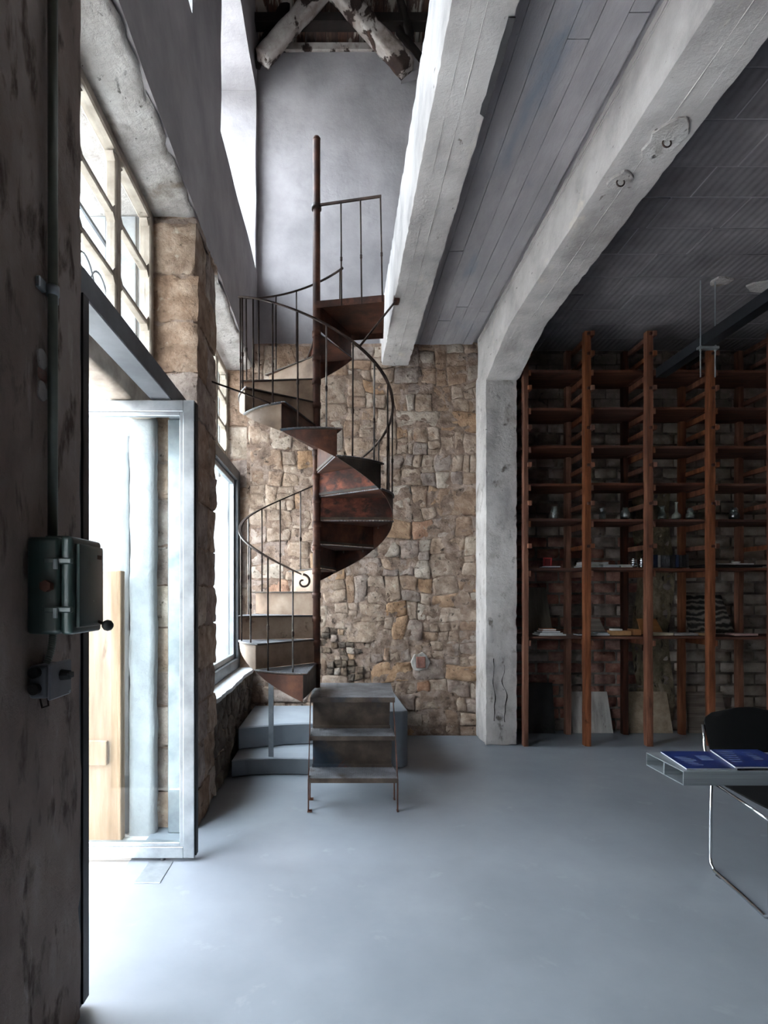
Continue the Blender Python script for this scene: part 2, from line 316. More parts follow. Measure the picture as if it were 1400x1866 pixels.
def holed_wall(us, vs, t0, t1, holes, P, amp=.006, freq=2.5, res=.12, seed=0):
    """wall slab with openings; u,v lie in the wall, t is its thickness; P maps (u,v,t) to space"""
    def cuts(lo, hi, marks):
        marks = sorted(set([lo, hi] + [m for m in marks if lo < m < hi])); out = [lo]
        for a, b in zip(marks, marks[1:]):
            k = max(1, round((b - a) / res)); out += [a + (b - a) * (i + 1) / k for i in range(k)]
        return out
    U = cuts(us[0], us[1], [h[0] for h in holes] + [h[1] for h in holes]); V = cuts(vs[0], vs[1], [h[2] for h in holes] + [h[3] for h in holes])
    def inside(u, v): return any(h[0] < u < h[1] and h[2] < v < h[3] for h in holes)
    mb = MB(); idx = {}
    def vid(i, j, t):
        if (i, j, t) not in idx:
            p = Vector(P(U[i], V[j], (t0, t1)[t])); p += nv(p, freq, seed) * amp; idx[(i, j, t)] = len(mb.v); mb.v.append(p)
        return idx[(i, j, t)]
    solid = [[not inside((U[i] + U[i + 1]) / 2, (V[j] + V[j + 1]) / 2) for j in range(len(V) - 1)] for i in range(len(U) - 1)]
    def S(i, j): return 0 <= i < len(U) - 1 and 0 <= j < len(V) - 1 and solid[i][j]
    for i in range(len(U) - 1):
        for j in range(len(V) - 1):
            if not solid[i][j]: continue
            for t in (0, 1): mb.f.append((vid(i, j, t), vid(i + 1, j, t), vid(i + 1, j + 1, t), vid(i, j + 1, t)))
            for (di, dj, a, b) in ((-1, 0, (i, j), (i, j + 1)), (1, 0, (i + 1, j), (i + 1, j + 1)), (0, -1, (i, j), (i + 1, j)), (0, 1, (i, j + 1), (i + 1, j + 1))):
                if not S(i + di, j + dj): mb.f.append((vid(*a, 0), vid(*b, 0), vid(*b, 1), vid(*a, 1)))
    return mb
def clip(poly, a, b, c):                 # keep a*x+b*y<=c
    out = []
    for i in range(len(poly)):
        p, q = poly[i], poly[(i + 1) % len(poly)]; dp = a * p[0] + b * p[1] - c; dq = a * q[0] + b * q[1] - c
        if dp <= 0: out.append(p)
        if dp * dq < 0:
            t = dp / (dp - dq); out.append((p[0] + (q[0] - p[0]) * t, p[1] + (q[1] - p[1]) * t))
    return out
def power_cells(seeds, rect, an=1.35):
    """weighted cells: each seed (u, v, radius); an>1 makes the cells wider than tall"""
    u0, u1, v0, v1 = rect; cells = []
    for i, (u, v, r) in enumerate(seeds):
        poly = [(u0, v0 * an), (u1, v0 * an), (u1, v1 * an), (u0, v1 * an)]
        for j, (p, q, w) in enumerate(seeds):
            if i == j: continue
            dx, dy = p - u, (q - v) * an
            if dx * dx + dy * dy > 1.2: continue
            poly = clip(poly, 2 * dx, 2 * dy, p * p + (q * an) ** 2 - u * u - (v * an) ** 2 - w * w + r * r)
            if len(poly) < 3: break
        cells.append([(a, b / an) for a, b in poly] if len(poly) >= 3 else None)
    return cells
def stone_mesh(poly, P, proud, gap=.006, seed=0, nmax=12):
    """rubble stone: outline set back, face domed and uneven; P maps (u, v, out) to space"""
    cu = sum(p[0] for p in poly) / len(poly); cv = sum(p[1] for p in poly) / len(poly)
    pts = []
    for i in range(len(poly)):                                   # cut the corners
        p, q = poly[i], poly[(i + 1) % len(poly)]
        for t in (.12, .88): pts.append((p[0] + (q[0] - p[0]) * t, p[1] + (q[1] - p[1]) * t))
    while len(pts) > nmax:
        k = min(range(len(pts)), key=lambda i: math.dist(pts[i], pts[(i + 1) % len(pts)])); pts.pop(k)
    n = len(pts); v = []
    size = min(max(p[0] for p in pts) - min(p[0] for p in pts), max(p[1] for p in pts) - min(p[1] for p in pts))
    for (sh, out) in ((0, -.03), (0.0, proud * .35), (.14, proud), (.55, proud)):
        for (a, b) in pts:
            d = math.hypot(a - cu, b - cv) or 1e-6
            k = max(.3, 1 - gap / d) * (1 - sh)
            w = 1 + .10 * fbm((a, b, 0), 14, seed)
            u_, v_ = cu + (a - cu) * k * w, cv + (b - cv) * k * w
            o = out + (fbm((u_, v_, .3), 9, seed) * min(.022, size * .10) if out > 0 else 0)
            v.append(P(u_, v_, o))
    v.append(P(cu, cv, proud + fbm((cu, cv, .3), 9, seed) * .015))
    f = []
    for rI in range(3):
        for i in range(n): f.append((rI * n + i, rI * n + (i + 1) % n, rI * n + n + (i + 1) % n, rI * n + n + i))
    for i in range(n): f.append((3 * n + i, 3 * n + (i + 1) % n, 4 * n))
    return MB().add(v, f)
def sheet(us, vs, P, amp, freq, res, seed):      # uneven mortar face
    nu = round((us[1] - us[0]) / res); nvv = round((vs[1] - vs[0]) / res); mb = MB()
    for i in range(nu + 1):
        for j in range(nvv + 1):
            u = us[0] + (us[1] - us[0]) * i / nu; v = vs[0] + (vs[1] - vs[0]) * j / nvv
            mb.v.append(Vector(P(u, v, fbm((u, v, 0), freq, seed) * amp + fbm((u, v, 5), freq * 3, seed) * amp * .4)))
    for i in range(nu):
        for j in range(nvv):
            a = i * (nvv + 1) + j; mb.f.append((a, a + nvv + 1, a + nvv + 2, a + 1))
    return mb

# ------------------------------------------------------------------ the building: floor, street, ceilings
YB, YU, YBR = 5.68, 6.0, 5.87             # faces of rubble wall, plastered upper wall, brick wall
def grid_floor(): 
    return rough_box((XO + .42, 6.2, -3.5, 6.2, -.15, 0), (.3, .3, .15), .0015, 1.5, 0, 0, 3)
floor = obj('floor', grid_floor(), M_floor, smooth=False, kind='structure', label='smooth polished grey concrete floor of the workshop', cat='floor')
obj('floor_cover_plate', MB().box(-.975, -.85, 2.76, 2.985, 0, .004), M_galv, floor, bevel=.0015, label='metal cover plate set in floor beside glass door')
boxo('threshold', (-1.5, -1.08, 1.885, 3.41, -.16, -.012), M_street, floor, .004)
boxo('pavement', (-9, -1.5, -60, 60, -.35, -.2), M_street, None, 0, kind='structure', label='bright pale paving outside the open door', cat='pavement')

ceiling = obj('ceiling', MB().box(.72, 6.2, -3.5, 6.1, 3.875, 4.2), M_ceil, kind='structure', label='raw concrete ceiling slab between the beams', cat='ceiling')
xb = [.68, .80, .905, 1.02, 1.12, 1.235, 1.33]
for i in range(len(xb) - 1):              # board marks of the formwork
    y = -.4 + rng.uniform(-.3, .3); k = 0
    while y < 5.85:
        y2 = min(5.9, y + rng.uniform(2.2, 3.4)); dz = rng.uniform(0, .004)
        obj('board_mark', rough_box((xb[i] + .0008, xb[i + 1] - .0008, y + .002, y2 - .002, 3.85 - dz, 3.885), (.06, .12, .1), .0015, 9, .0004, .0022, i * 7 + k), M_ceil, ceiling); y = y2; k += 1
# hollow clay tiles of the right bay
tn = 0; y = .9
while y < 5.85:
    dy = rng.choice((.26, .30, .33)); x = 1.68 + rng.uniform(-.2, 0)
    while x < 4.75:
        dx = rng.choice((.42, .5, .58)); x0 = max(x, 1.67)
        if x + dx - x0 > .06:
            dz = rng.uniform(0, .009)
            obj('ceiling_tile', MB().box(x0 + .003, x + dx - .003, y + .003, min(y + dy, 5.86) - .003, 3.875 - dz, 3.9), M_tile, ceiling, bevel=.003)
        x += dx
    y += dy
boxo('ceiling_filler', (1.6, 6.2, -3.5, .9, 3.865, 3.88), M_tile, ceiling, 0)
for (x, y, r) in ((3.02, 4.55, .06), (3.42, 4.62, .09)):      # broken plaster patches
    pts = [(x + r * (1.5 if 1 else 1) * math.cos(a) * rng.uniform(.7, 1.2), y + r * math.sin(a) * rng.uniform(.7, 1.2)) for a in [i * math.pi / 6 for i in range(12)]]
    obj('plaster_patch', MB().prism(pts, 3.852, 3.868), M_lintel, ceiling)

# beams and column
def sag(q): return q
b1 = rough_box((.434, .70, -3.5, 5.95, 3.64, 4.20), (.04, .04, .06), .0022, 12, .003, .010, 11, None, 16)
beam1 = obj('concrete_beam', b1, M_beam, autos=True, kind='structure', label='white painted concrete beam beside the spiral staircase, left of two', cat='beam')
pts = [(.668 + .008 * noise.noise(Vector((k * 1.3, 1, 0))), 2.70 - .05 * k) for k in range(10)] + [(.696, 2.25), (.698, 2.45), (.695, 2.72)]
obj('damp_patch', MB().prism(pts, 3.6355, 3.640), simple('damp_grey_patch', '3c3a3c', .9), beam1, label='dark scraped patch on the beam edge')
def haunch(q):
    if q.z < 3.7 and q.y > 4.55:
        q.z -= .17 * min(1, (q.y - 4.55) / .72) ** 1.25
    return q
b2 = rough_box((1.365, 1.665, -3.5, 5.62, 3.53, 3.88), (.04, .04, .06), .0022, 12, .003, .010, 23, haunch, 16)
beam2 = obj('concrete_beam', b2, M_beam, autos=True, kind='structure', label='white painted concrete beam running into the square column', cat='beam')
for (x, y, r, s) in ((1.55, 2.72, .10, 1), (1.46, 2.98, .06, 2)):
    pts = [(x + r * math.cos(a) * rng.uniform(.7, 1.15), y + 1.3 * r * math.sin(a) * rng.uniform(.7, 1.15)) for a in [i * math.pi / 7 for i in range(14)]]
    obj('plaster_patch', MB().prism(pts, 3.518, 3.54), M_lintel, beam2, bevel=.003)
    obj('iron_ring', MB().tube([(x + .02 * math.cos(t), y - .01, 3.508 + .02 * math.sin(t)) for t in [k * math.pi / 6 for k in range(13)]], .004, 6), M_iron, beam2)
def joint(par, x, z, y0, y1, seed, m, r=.0035):
    pts = []; y = y0
    while y < y1:
        pts.append((x + .004 * noise.noise(Vector((y * 2, seed, 0))), y, z + .002 * noise.noise(Vector((y * 5, seed, 3))))); y += .09
    return obj('form_joint', MB().tube(pts, [max(.0008, r * (.75 + .9 * noise.noise(Vector((p[1] * 6, seed, 7))))) for p in pts], 5), m, par, smooth=True)
joint(beam1, .575, 3.640, -.5, 5.6, 1, M_beam); joint(beam1, .508, 3.640, -.5, 5.6, 2, M_beam, .002)
joint(beam2, 1.505, 3.530, -.5, 4.5, 3, M_beam); joint(beam2, 1.585, 3.530, -.5, 4.5, 4, M_beam, .002)
for z in (3.835, 3.815): joint(beam2, 1.362, z, -.5, 5.6, z, M_beam, .004)
cb = rough_box((1.365, 1.655, 5.30, 5.75, 0, 3.5), .04, .0025, 12, .003, .014, 31, None, 14)
col = obj('concrete_column', cb, M_column, autos=True, kind='structure', label='square weathered concrete column between stone wall and shelving', cat='column')
for (x0, z0, z1, dx) in ((1.448, .80, .20, .03), (1.552, .74, .20, .06)):
    pts = []; z = z0
    while z > z1: pts.append((x0 + dx * noise.noise(Vector((z * 9, x0, 0))), 5.2985, z)); z -= .025
    obj('crack', MB().tube(pts, [max(.0006, .0030 + .004 * noise.noise(Vector((p[2] * 14, x0, 4)))) for p in pts], 5), M_darkwood, col)

# ------------------------------------------------------------------ left wall
wl = empty('wall_left', (XI, 3, 0), 'rough left wall with piers, windows and white upper plaster', 'wall', kind='structure')
near = rough_box((XO, XI, 1.345, 1.885, 0, 3.64), .045, .004, 5, .004, .008, 41)
boxo('plastered_wall', (XO, XI, -3.5, -.2, 0, 3.64), M_near, wl, .004)
boxo('plastered_lintel', (XO, XI, -.2, 1.345, 2.4, 3.64), M_near, wl, .004)
obj('plastered_pier', near, M_near, wl, autos=True, label='dark scratched plaster pier in the foreground')
PU = lambda u, v, t: (t, u, v)
holes = [(1.5, 3.31, 4.72, 6.53), (4.14, 5.88, 4.72, 6.53)]
up = holed_wall((-3.5, 6.1), (3.648, 10.6), XI, XO, holes, PU, .012, 2.0, .13, 5)
obj('upper_plaster', up, M_white, wl, smooth=False, label='white plastered upper storey wall')
sof = rough_box((XO, XI - .004, 1.885, 5.9, 3.625, 3.655), (.035, .05, .03), .008, 9, .006, .03, 51)
obj('lintel', sof, M_lintel, wl, smooth=True, label='stained white concrete soffit over door and window')
# pier between door and window: big coursed stones
def pier(y0, y1, hs, nsplit, seed, jag0, jag1, zmax=3.62):
    z = 0; r2 = random.Random(seed)
    for i, h in enumerate(hs):
        if z >= zmax - .03: break
        h = min(h, zmax - z); cutsy = [y0 + r2.uniform(-jag0, jag0 * .3)]
        if nsplit > 1 and r2.random() < .75: cutsy.append(y0 + (y1 - y0) * r2.uniform(.4, .65))
        cutsy.append(y1 + r2.uniform(-jag1 * .6, jag1))
        for a, b in zip(cutsy, cutsy[1:]):
            xo = r2.uniform(-.006, .014)
            m = rough_box((-1.17, XI + xo, a + .0015, b - .0015, z + .0015, z + h - .0015), .026, .010, 13, .003, .016, seed + i * 3 + a, None, 12)
            obj('stone', m, r2.choice(STONE[:3] + STONE[5:] + STONE[:3]), wl, autos=True)
        z += h
pier(3.41, 3.95, [.22, .26, .24, .2, .27, .25, .23, .28, .22, .27, .26, .30, .28, .30, .3], 2, 5, .012, .045)
pier(5.73, 5.86, [.3, .27, .33, .25, .3, .36, .3, .34, .28, .33, .36, .3, .3], 1, 9, .015, 0)
boxo('mortar_core', (-1.16, XI - .010, 3.42, 3.935, 0, 3.64), M_mortar, wl, .01)
boxo('mortar_core', (-1.16, XI - .012, 5.74, 5.95, 0, 3.64), M_mortar, wl, .01)
boxo('outer_render', (XO, -1.172, 3.42, 3.945, -.2, 3.64), M_pframe, wl, .01)
boxo('outer_render', (XO, -1.172, 5.725, 5.97, -.2, 3.64), M_pframe, wl, .01)
# wall below the window sill
boxo('mortar_core', (-1.49, XI - .035, 3.93, 5.75, 0, .635), M_mortar, wl, .01)
seeds = []
for _ in range(900):
    u, v, r = rng.uniform(3.42, 5.66), rng.uniform(.02, .62), rng.uniform(.04, .10)
    if all(math.hypot(u - a, (v - b) * 1.3) > (r + c) * .95 for a, b, c in seeds): seeds.append((u, v, r))
PS = lambda u, v, t: (XI - .03 + t, u, v)
obj('mortar_face', sheet((3.95, 5.75), (0, .64), PS, .022, 6, .03, 3), M_mortar, wl, smooth=True)
for i, p in enumerate(power_cells(seeds, (3.95, 5.68, 0.0, .635), 1.3)):
    if p: obj('stone', stone_mesh(p, PS, rng.uniform(.012, .035), .006, i), M_lowstone, wl, smooth=True)
pts = [(-1.06, 3.96)] + [(-1.06, 5.74)] + [(XI + .012 + .018 * fbm((y * .1, 2, 0), 30, 2), y) for y in [5.72 - .055 * i for i in range(33)]]
obj('sill_board', MB().prism(pts, .637, .668), M_sill, wl, label='white window sill with broken front edge')

# ------------------------------------------------------------------ back wall of rubble stone and upper plaster
wb = empty('wall_back', (0.3, YB, 0), 'rough rubble stone back wall behind the spiral staircase', 'wall', kind='structure')
PB = lambda u, v, t: (u, YB - t, v)
S0 = 1050 / YB
def px(x, y): return ((x - 615) / S0, EYE + (1085 - y) / S0)
def split(r, d, out, rnd):
    """break the wall into roughly squared blocks, long courses first"""
    u0, u1, v0, v1 = r; w, h = u1 - u0, v1 - v0
    hmax = rnd.choice((.14, .20, .27, .34)); wmax = rnd.choice((.16, .26, .36, .46))
    if h > hmax and (h > .45 or h * 1.25 > w) and h > .11:
        m = v0 + h * rnd.uniform(.36, .64); split((u0, u1, v0, m), d + 1, out, rnd); split((u0, u1, m, v1), d + 1, out, rnd)
    elif w > wmax and w > .13:
        m = u0 + w * rnd.uniform(.34, .66); split((u0, m, v0, v1), d + 1, out, rnd); split((m, u1, v0, v1), d + 1, out, rnd)
    else: out.append(r)
rects = []; r3 = random.Random(21)
for (r) in ((-.86, .10, 0, 1.9), (.10, 1.42, 0, 1.3), (.10, 1.42, 1.3, 2.45), (-.86, .10, 1.9, 3.86), (.10, 1.42, 2.45, 3.86)): split(r, 0, rects, r3)
def warp2(u, v):
    return (u + .055 * noise.noise(Vector((u * 3.1, v * 3.1, 1.5))) + .022 * noise.noise(Vector((u * 11, v * 11, 4.5))),
            v + .060 * noise.noise(Vector((u * 2.7, v * 2.7, 7.5))) + .022 * noise.noise(Vector((u * 11, v * 11, 9.5))))
fine = []
for (u0, u1, v0, v1) in rects:
    cu, cv = (u0 + u1) / 2, (v0 + v1) / 2
    if -.16 < cu < .26 and .55 < cv < 1.05:
        nu, nv_ = max(1, round((u1 - u0) / .075)), max(1, round((v1 - v0) / .06))
        for i in range(nu):
            for j in range(nv_): fine.append((u0 + (u1 - u0) * i / nu, u0 + (u1 - u0) * (i + 1) / nu, v0 + (v1 - v0) * j / nv_, v0 + (v1 - v0) * (j + 1) / nv_))
    else: fine.append((u0, u1, v0, v1))
rects = fine
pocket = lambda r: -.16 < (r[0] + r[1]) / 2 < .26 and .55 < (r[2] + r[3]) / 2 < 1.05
rects.sort(key=lambda r: (not pocket(r), -(r[1] - r[0]) * (r[3] - r[2])))
small = MB()
obj('mortar_face', sheet((-.86, 1.42), (-.01, 3.86), lambda u, v, t: (u, YB - .004 - t, v), .014, 5, .026, 8), M_mortar, wb, smooth=True)
boxo('wall_core', (-.9, 1.45, YB + .04, 6.2, 0, 3.86), M_mortar, wb, 0)
for i, (u0, u1, v0, v1) in enumerate(rects):
    poly = []
    for (a, b) in ((u0, v0), ((u0 + u1) / 2, v0), (u1, v0), (u1, (v0 + v1) / 2), (u1, v1), ((u0 + u1) / 2, v1), (u0, v1), (u0, (v0 + v1) / 2)): poly.append(warp2(a, b))
    cu, cv = (u0 + u1) / 2, (v0 + v1) / 2
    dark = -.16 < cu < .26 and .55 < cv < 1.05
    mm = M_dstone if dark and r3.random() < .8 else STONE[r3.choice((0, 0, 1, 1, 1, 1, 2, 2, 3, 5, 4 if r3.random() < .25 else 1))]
    if i >= 298:
        q = stone_mesh(poly, PB, r3.uniform(.004, .015), .003, i, 10); small.add(q.v, q.f); continue
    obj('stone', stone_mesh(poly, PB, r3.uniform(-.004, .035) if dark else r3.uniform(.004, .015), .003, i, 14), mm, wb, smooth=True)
if small.v: obj('small_stones', small, STONE[1], wb, smooth=True, kind='stuff')

x, z = px(766, 1206)
ptch = [(x + .095 * math.cos(a) * rng.uniform(.8, 1.1), z + .10 * math.sin(a) * rng.uniform(.8, 1.1)) for a in [k * math.pi / 7 for k in range(14)]]
obj('plaster_patch', MB().prism(ptch, YB - .036, YB, 'y'), M_lintel, wb, bevel=.006)
boxo('brick', (x - .045, x + .045, YB - .05, YB, z - .055, z + .055), M_brick[0], wb, .006, label='small square red brick end in white mortar')
obj('upper_plaster', holed_wall((-.85, 6.2), (3.5, 7.04), YU, YU + .25, [], lambda u, v, t: (u, t, v), .014, 2.2, .12, 9), M_white, wb, label='white plastered upper part of the back wall')
boxo('wall_plate', (-.85, 6.2, YU - .02, YU + .2, 7.04, 7.13), M_peel, wb, .01)

# brick wall behind the shelving
wr = empty('wall_brick', (3.2, YBR, 0), 'old brick wall behind the timber shelving', 'wall', kind='structure')
boxo('brick_bed', (1.40, 6.2, YBR + .012, 6.1, 0, 3.9), M_bmortar, wr, 0)
variants = []
for k in range(3):
    row = []
    for q in range(3):
        m = rough_box((-.112, .112, 0, .06, -.052, .052), (.075, .06, .052), .004, 12, .005, .008, 61 + k * 5 + q)
        me = bpy.data.meshes.new('brick'); me.from_pydata(m.v, [], m.f); me.materials.append(M_brick[k]); me.polygons.foreach_set('use_smooth', [True] * len(me.polygons)); row.append(me)
    variants.append(row)
spots = []
rowh = .1165
for j in range(33):
    z = .06 + j * rowh
    off = .117 if j % 2 else 0
    for i in range(13):
        x = 1.56 + off + i * .234 + rng.uniform(-.006, .006)
        if x > 4.5: continue
        if 3.02 < x < 3.42 and .2 < z < 2.45 and abs(x - 3.2 - .05 * math.sin(z * 5)) < .17: continue    # rough plastered chase
        if z < 2.0 and x < 3.05: k = 0 if rng.random() < .85 else 1
        elif x > 3.3: k = 2 if rng.random() < .8 else 1
        else: k = 1 if rng.random() < .75 else 2
        spots.append((x, z, k))
spots.sort(key=lambda s: (s[0] < 1.7 or s[1] > 3.5, s[1]))
extra = MB()
for n, (x, z, k) in enumerate(spots):
    dy = rng.uniform(-.007, .004)
    if n < 300:
        o = bpy.data.objects.new('brick', rng.choice(variants[k])); COL.objects.link(o); o.parent = wr
        o.location = Vector((x, YBR + dy, z)) - ORG[wr.name]
    else: extra.box(x - .112, x + .112, YBR + dy, YBR + .05, z - .052, z + .052)
obj('brickwork', extra, M_brick[1], wr, kind='stuff')
chase = sheet((3.02, 3.40), (.1, 2.5), lambda u, v, t: (u + .03 * math.sin(v * 5), YBR - .012 - t * (1 if .02 < (u - 3.02) < .36 else 0), v), .05, 7, .025, 4)
obj('plaster_chase', chase, mat('cracked_render', [(.3, '5d5348'), (.5, '80745f'), (.7, '9c917f')], 9, (1.6, 1, .6), bump=1, bscale=12, bdist=.06, patches=[('2e2722', 7, .58, .64, (2, 1, .6))], rough=.95), wr, smooth=True, label='strip of cracked rough plaster')

# closing walls out of view
boxo('wall_right', (6.2, 6.4, -3.6, 6.2, 0, 10.6), M_near, None, 0, kind='structure', label='far right wall closing the workshop', cat='wall')
boxo('wall_front', (-1.5, 6.4, -3.7, -3.5, 0, 10.6), M_near, None, 0, kind='structure', label='wall behind the viewpoint closing the workshop', cat='wall')

# ------------------------------------------------------------------ roof and truss
roof = empty('roof', (0, YU, 7.1), 'dark boarded roof with peeling paint above the stairwell', 'roof', kind='structure')
SL = .62
def plank(x0, x1, y0, y1, dz=0):
    z0 = 7.12 + (YU + .2 - y0) * SL + dz; z1 = 7.12 + (YU + .2 - y1) * SL + dz
    return MB().add([(x0, y0, z0), (x1, y0, z0), (x1, y1, z1), (x0, y1, z1), (x0, y0, z0 + .03), (x1, y0, z0 + .03), (x1, y1, z1 + .03), (x0, y1, z1 + .03)],
                    [(0, 3, 2, 1), (4, 5, 6, 7), (0, 1, 5, 4), (1, 2, 6, 5), (2, 3, 7, 6), (3, 0, 4, 7)])
x = -.85
while x < 1.3:
    w = rng.uniform(.10, .14); obj('plank', plank(x + .003, x + w - .003, YU + .2, 1.3, rng.uniform(0, .008)), M_plank, roof, bevel=.002); x += w
obj('roof_boarding', plank(x, 6.4, YU + .2, 1.3), M_plank, roof)
obj('roof_deck', plank(-1.5, 6.4, YU + .3, 1.25, .09), M_darkwood, roof)
boxo('roof_boarding', (-1.5, 6.4, -3.6, 1.32, 10.14, 10.2), M_plank, roof, 0)
boxo('purlin', (-.85, 6.2, YU - .22, YU - .10, 7.14, 7.24), M_darkwood, roof, .008)
tr = empty('roof_truss', (-.04, 5.72, 6.6), 'peeling white timber truss struts under the roof', 'truss')
def timber(name, a, b, w, h, m, par, seed, up=(0, 1, 0)):
    a = Vector(a); b = Vector(b); L_ = (b - a).length; d = (b - a).normalized(); u = Vector(up); s_ = d.cross(u).normalized(); u = s_.cross(d).normalized()
    rb = rough_box((0, L_, -w / 2, w / 2, -h / 2, h / 2), .035, .004, 9, .004, .012, seed)
    rb.v = [a + d * p.x + s_ * p.y + u * p.z for p in rb.v]
    return obj(name, rb, m, par, smooth=True)
timber('strut', (-.75, 5.70, 6.68), (-.03, 5.70, 7.50), .155, .14, M_peel, tr, 71)
timber('strut', (.70, 5.70, 6.58), (-.13, 5.70, 7.50), .165, .14, M_peel, tr, 72)
timber('king_post', (-.08, 5.72, 7.38), (-.08, 5.72, 8.6), .16, .14, M_peel, tr, 73)
timber('rafter', (-.84, 5.86, 6.78), (-.40, 5.86, 7.60), .10, .10, M_darkwood, tr, 74)
timber('rafter', (.74, 5.80, 7.0), (.60, 5.80, 7.5), .07, .08, M_darkwood, tr, 75)
timber('brace', (.93, 5.74, 6.60), (.60, 5.74, 7.02), .05, .08, M_darkwood, tr, 76)
obj('plaster_infill', MB().prism([(.655, 6.66), (.86, 6.72), (.655, 6.98)], 5.84, 5.95, 'y'), M_white, tr)

# ------------------------------------------------------------------ street outside
fac = empty('facade', (-8, 3, 0), 'bleached pale building across the street', 'building', kind='structure')
boxo('facade_wall', (-9, -8, -60, 60, -.3, 7.5), M_facade, fac, .01)
for i, (y, z0, z1) in enumerate(((9.2, .6, 1.7), (11.2, .6, 1.7), (7.0, .6, 1.7), (4.6, .6, 1.7), (2.2, .6, 1.7))):
    w = boxo('facade_window', (-8.02, -7.96, y, y + .7, z0, z1), M_fwin, fac, .01)
    boxo('ledge', (-8.02, -7.9, y - .08, y + .78, z0 - .1, z0 - .02), M_facade, w, .01)
bd = empty('timber_door_leaf', (-1.6, 3.3, -.2), 'pale plywood leaf standing open outside the glass door', 'wooden door')
for i, (a, b) in enumerate(((-2.02, -1.76), (-1.755, -1.49), (-1.485, -1.245))):
    boxo('plank', (a, b, 3.27, 3.31, -.12, 1.52), M_ply, bd, .004)
boxo('foot_rail', (-2.02, -1.225, 3.24, 3.33, -.2, -.115), M_ply, bd, .005)
boxo('edge_batten', (-1.245, -1.225, 3.26, 3.325, -.115, 1.52), M_ply, bd, .004)
boxo('batten', (-2.02, -1.30, 3.245, 3.27, .42, .56), M_ply, bd, .004)
obj('strap_hinge', MB().prism([(-1.62, 1.02), (-1.50, 1.02), (-1.50, 1.10), (-1.44, 1.10), (-1.42, 1.13), (-1.44, 1.16), (-1.53, 1.16), (-1.56, 1.13), (-1.56, 1.24), (-1.62, 1.24)], 3.255, 3.268, 'y'), M_galv, bd, bevel=.003)
for (x, z) in ((-1.59, 1.05), (-1.46, 1.13)):
    obj('bolt', MB().tube([(x, 3.25, z), (x, 3.258, z)], .011, 8), M_galv, bd)

# ------------------------------------------------------------------ doors and windows
def frame_box(name, par, x0, x1, y0, y1, z0, z1, m, bev=.004): return boxo(name, (x0, x1, y0, y1, z0, z1), m, par, bev)
def leaf(name, y0, y1, x0, x1, label, m, mside):
    """pivot door leaf standing open at right angles to the wall"""
    d = empty(name, ((x0 + x1) / 2, (y0 + y1) / 2, 0), label, 'door', kind='structure')
    z0, z1, w = .018, 2.392, .058
    for nm, b in (('stile', (x0, x0 + w, y0, y1, z0, z1)), ('stile', (x1 - w, x1, y0, y1, z0, z1)),
                  ('rail', (x0 + w, x1 - w, y0, y1, z0, z0 + w)), ('rail', (x0 + w, x1 - w, y0, y1, z1 - w, z1))):
        boxo(nm, b, m, d, .0025)
    yb0, yb1, k = y0 + .008, y1 - .008, .020
    X0, X1, Z0, Z1 = x0 + w, x1 - w, z0 + w, z1 - w
    for b in ((X0, X0 + k, yb0, yb1, Z0, Z1), (X1 - k, X1, yb0, yb1, Z0, Z1), (X0 + k, X1 - k, yb0, yb1, Z0, Z0 + k), (X0 + k, X1 - k, yb0, yb1, Z1 - k, Z1)):
        boxo('glazing_bead', b, m, d, .002)
    boxo('pane', (X0 + k, X1 - k, (y0 + y1) / 2 - .003, (y0 + y1) / 2 + .003, Z0 + k, Z1 - k), M_glass, d, 0, label='clear glass pane')
    boxo('gasket', (x1, x1 + .008, y0 + .012, y1 + .004, z0 + .01, z1 - .01), M_rubber, d, .001)
    obj('pivot', MB().tube([(x1 - .17, (y0 + y1) / 2, 0), (x1 - .17, (y0 + y1) / 2, .02)], .014, 10), M_galvd, d)
    boxo('lock_plate', (x0 + .3, x0 + .33, y0 - .003, y0, 1.0, 1.14), M_galv, d, .001) if mside else None
    return d
leaf('door_1', 2.985, 3.035, -1.52, -.742, 'galvanised steel framed glass door leaf standing open by the stone pier', M_galv, False)
leaf('door_2', 1.892, 1.945, -1.60, -.848, 'dark edge of the nearer open door leaf against plaster pier', M_galvd, False)
fr = empty('trim_1', (-.92, 2.65, 0), 'dark steel section frame around the doorway', 'door frame', kind='structure')
boxo('head', (-.975, -.865, 1.885, 3.41, 2.402, 2.502), M_galvd, fr, .004)
boxo('post', (-.985, -.885, 3.345, 3.41, 0, 2.402), M_galv, fr, .004)
boxo('post', (-.985, -.885, 1.887, 1.892, 0, 2.402), M_galvd, fr, .001)
fr2 = empty('trim_2', (-1.13, 2.65, 0), 'cracked white timber frame outside the glass door', 'door frame', kind='structure')
obj('post', rough_box((-1.21, -1.055, 3.33, 3.41, -.1, 2.42), .04, .004, 7, .006, .012, 81), M_pframe, fr2, smooth=True)
obj('post', rough_box((-1.32, -1.22, 3.36, 3.42, -.1, 2.42), .04, .004, 7, .006, .012, 83), M_pframe, fr2, smooth=True)
obj('head', rough_box((-1.21, -1.06, 1.89, 3.41, 2.40, 2.53), .04, .004, 7, .006, .012, 82), M_frame, fr2, smooth=True)
boxo('outer_reveal', (-1.5, -1.19, 3.40, 3.44, -.2, 3.62), M_pframe, fr2, .005)

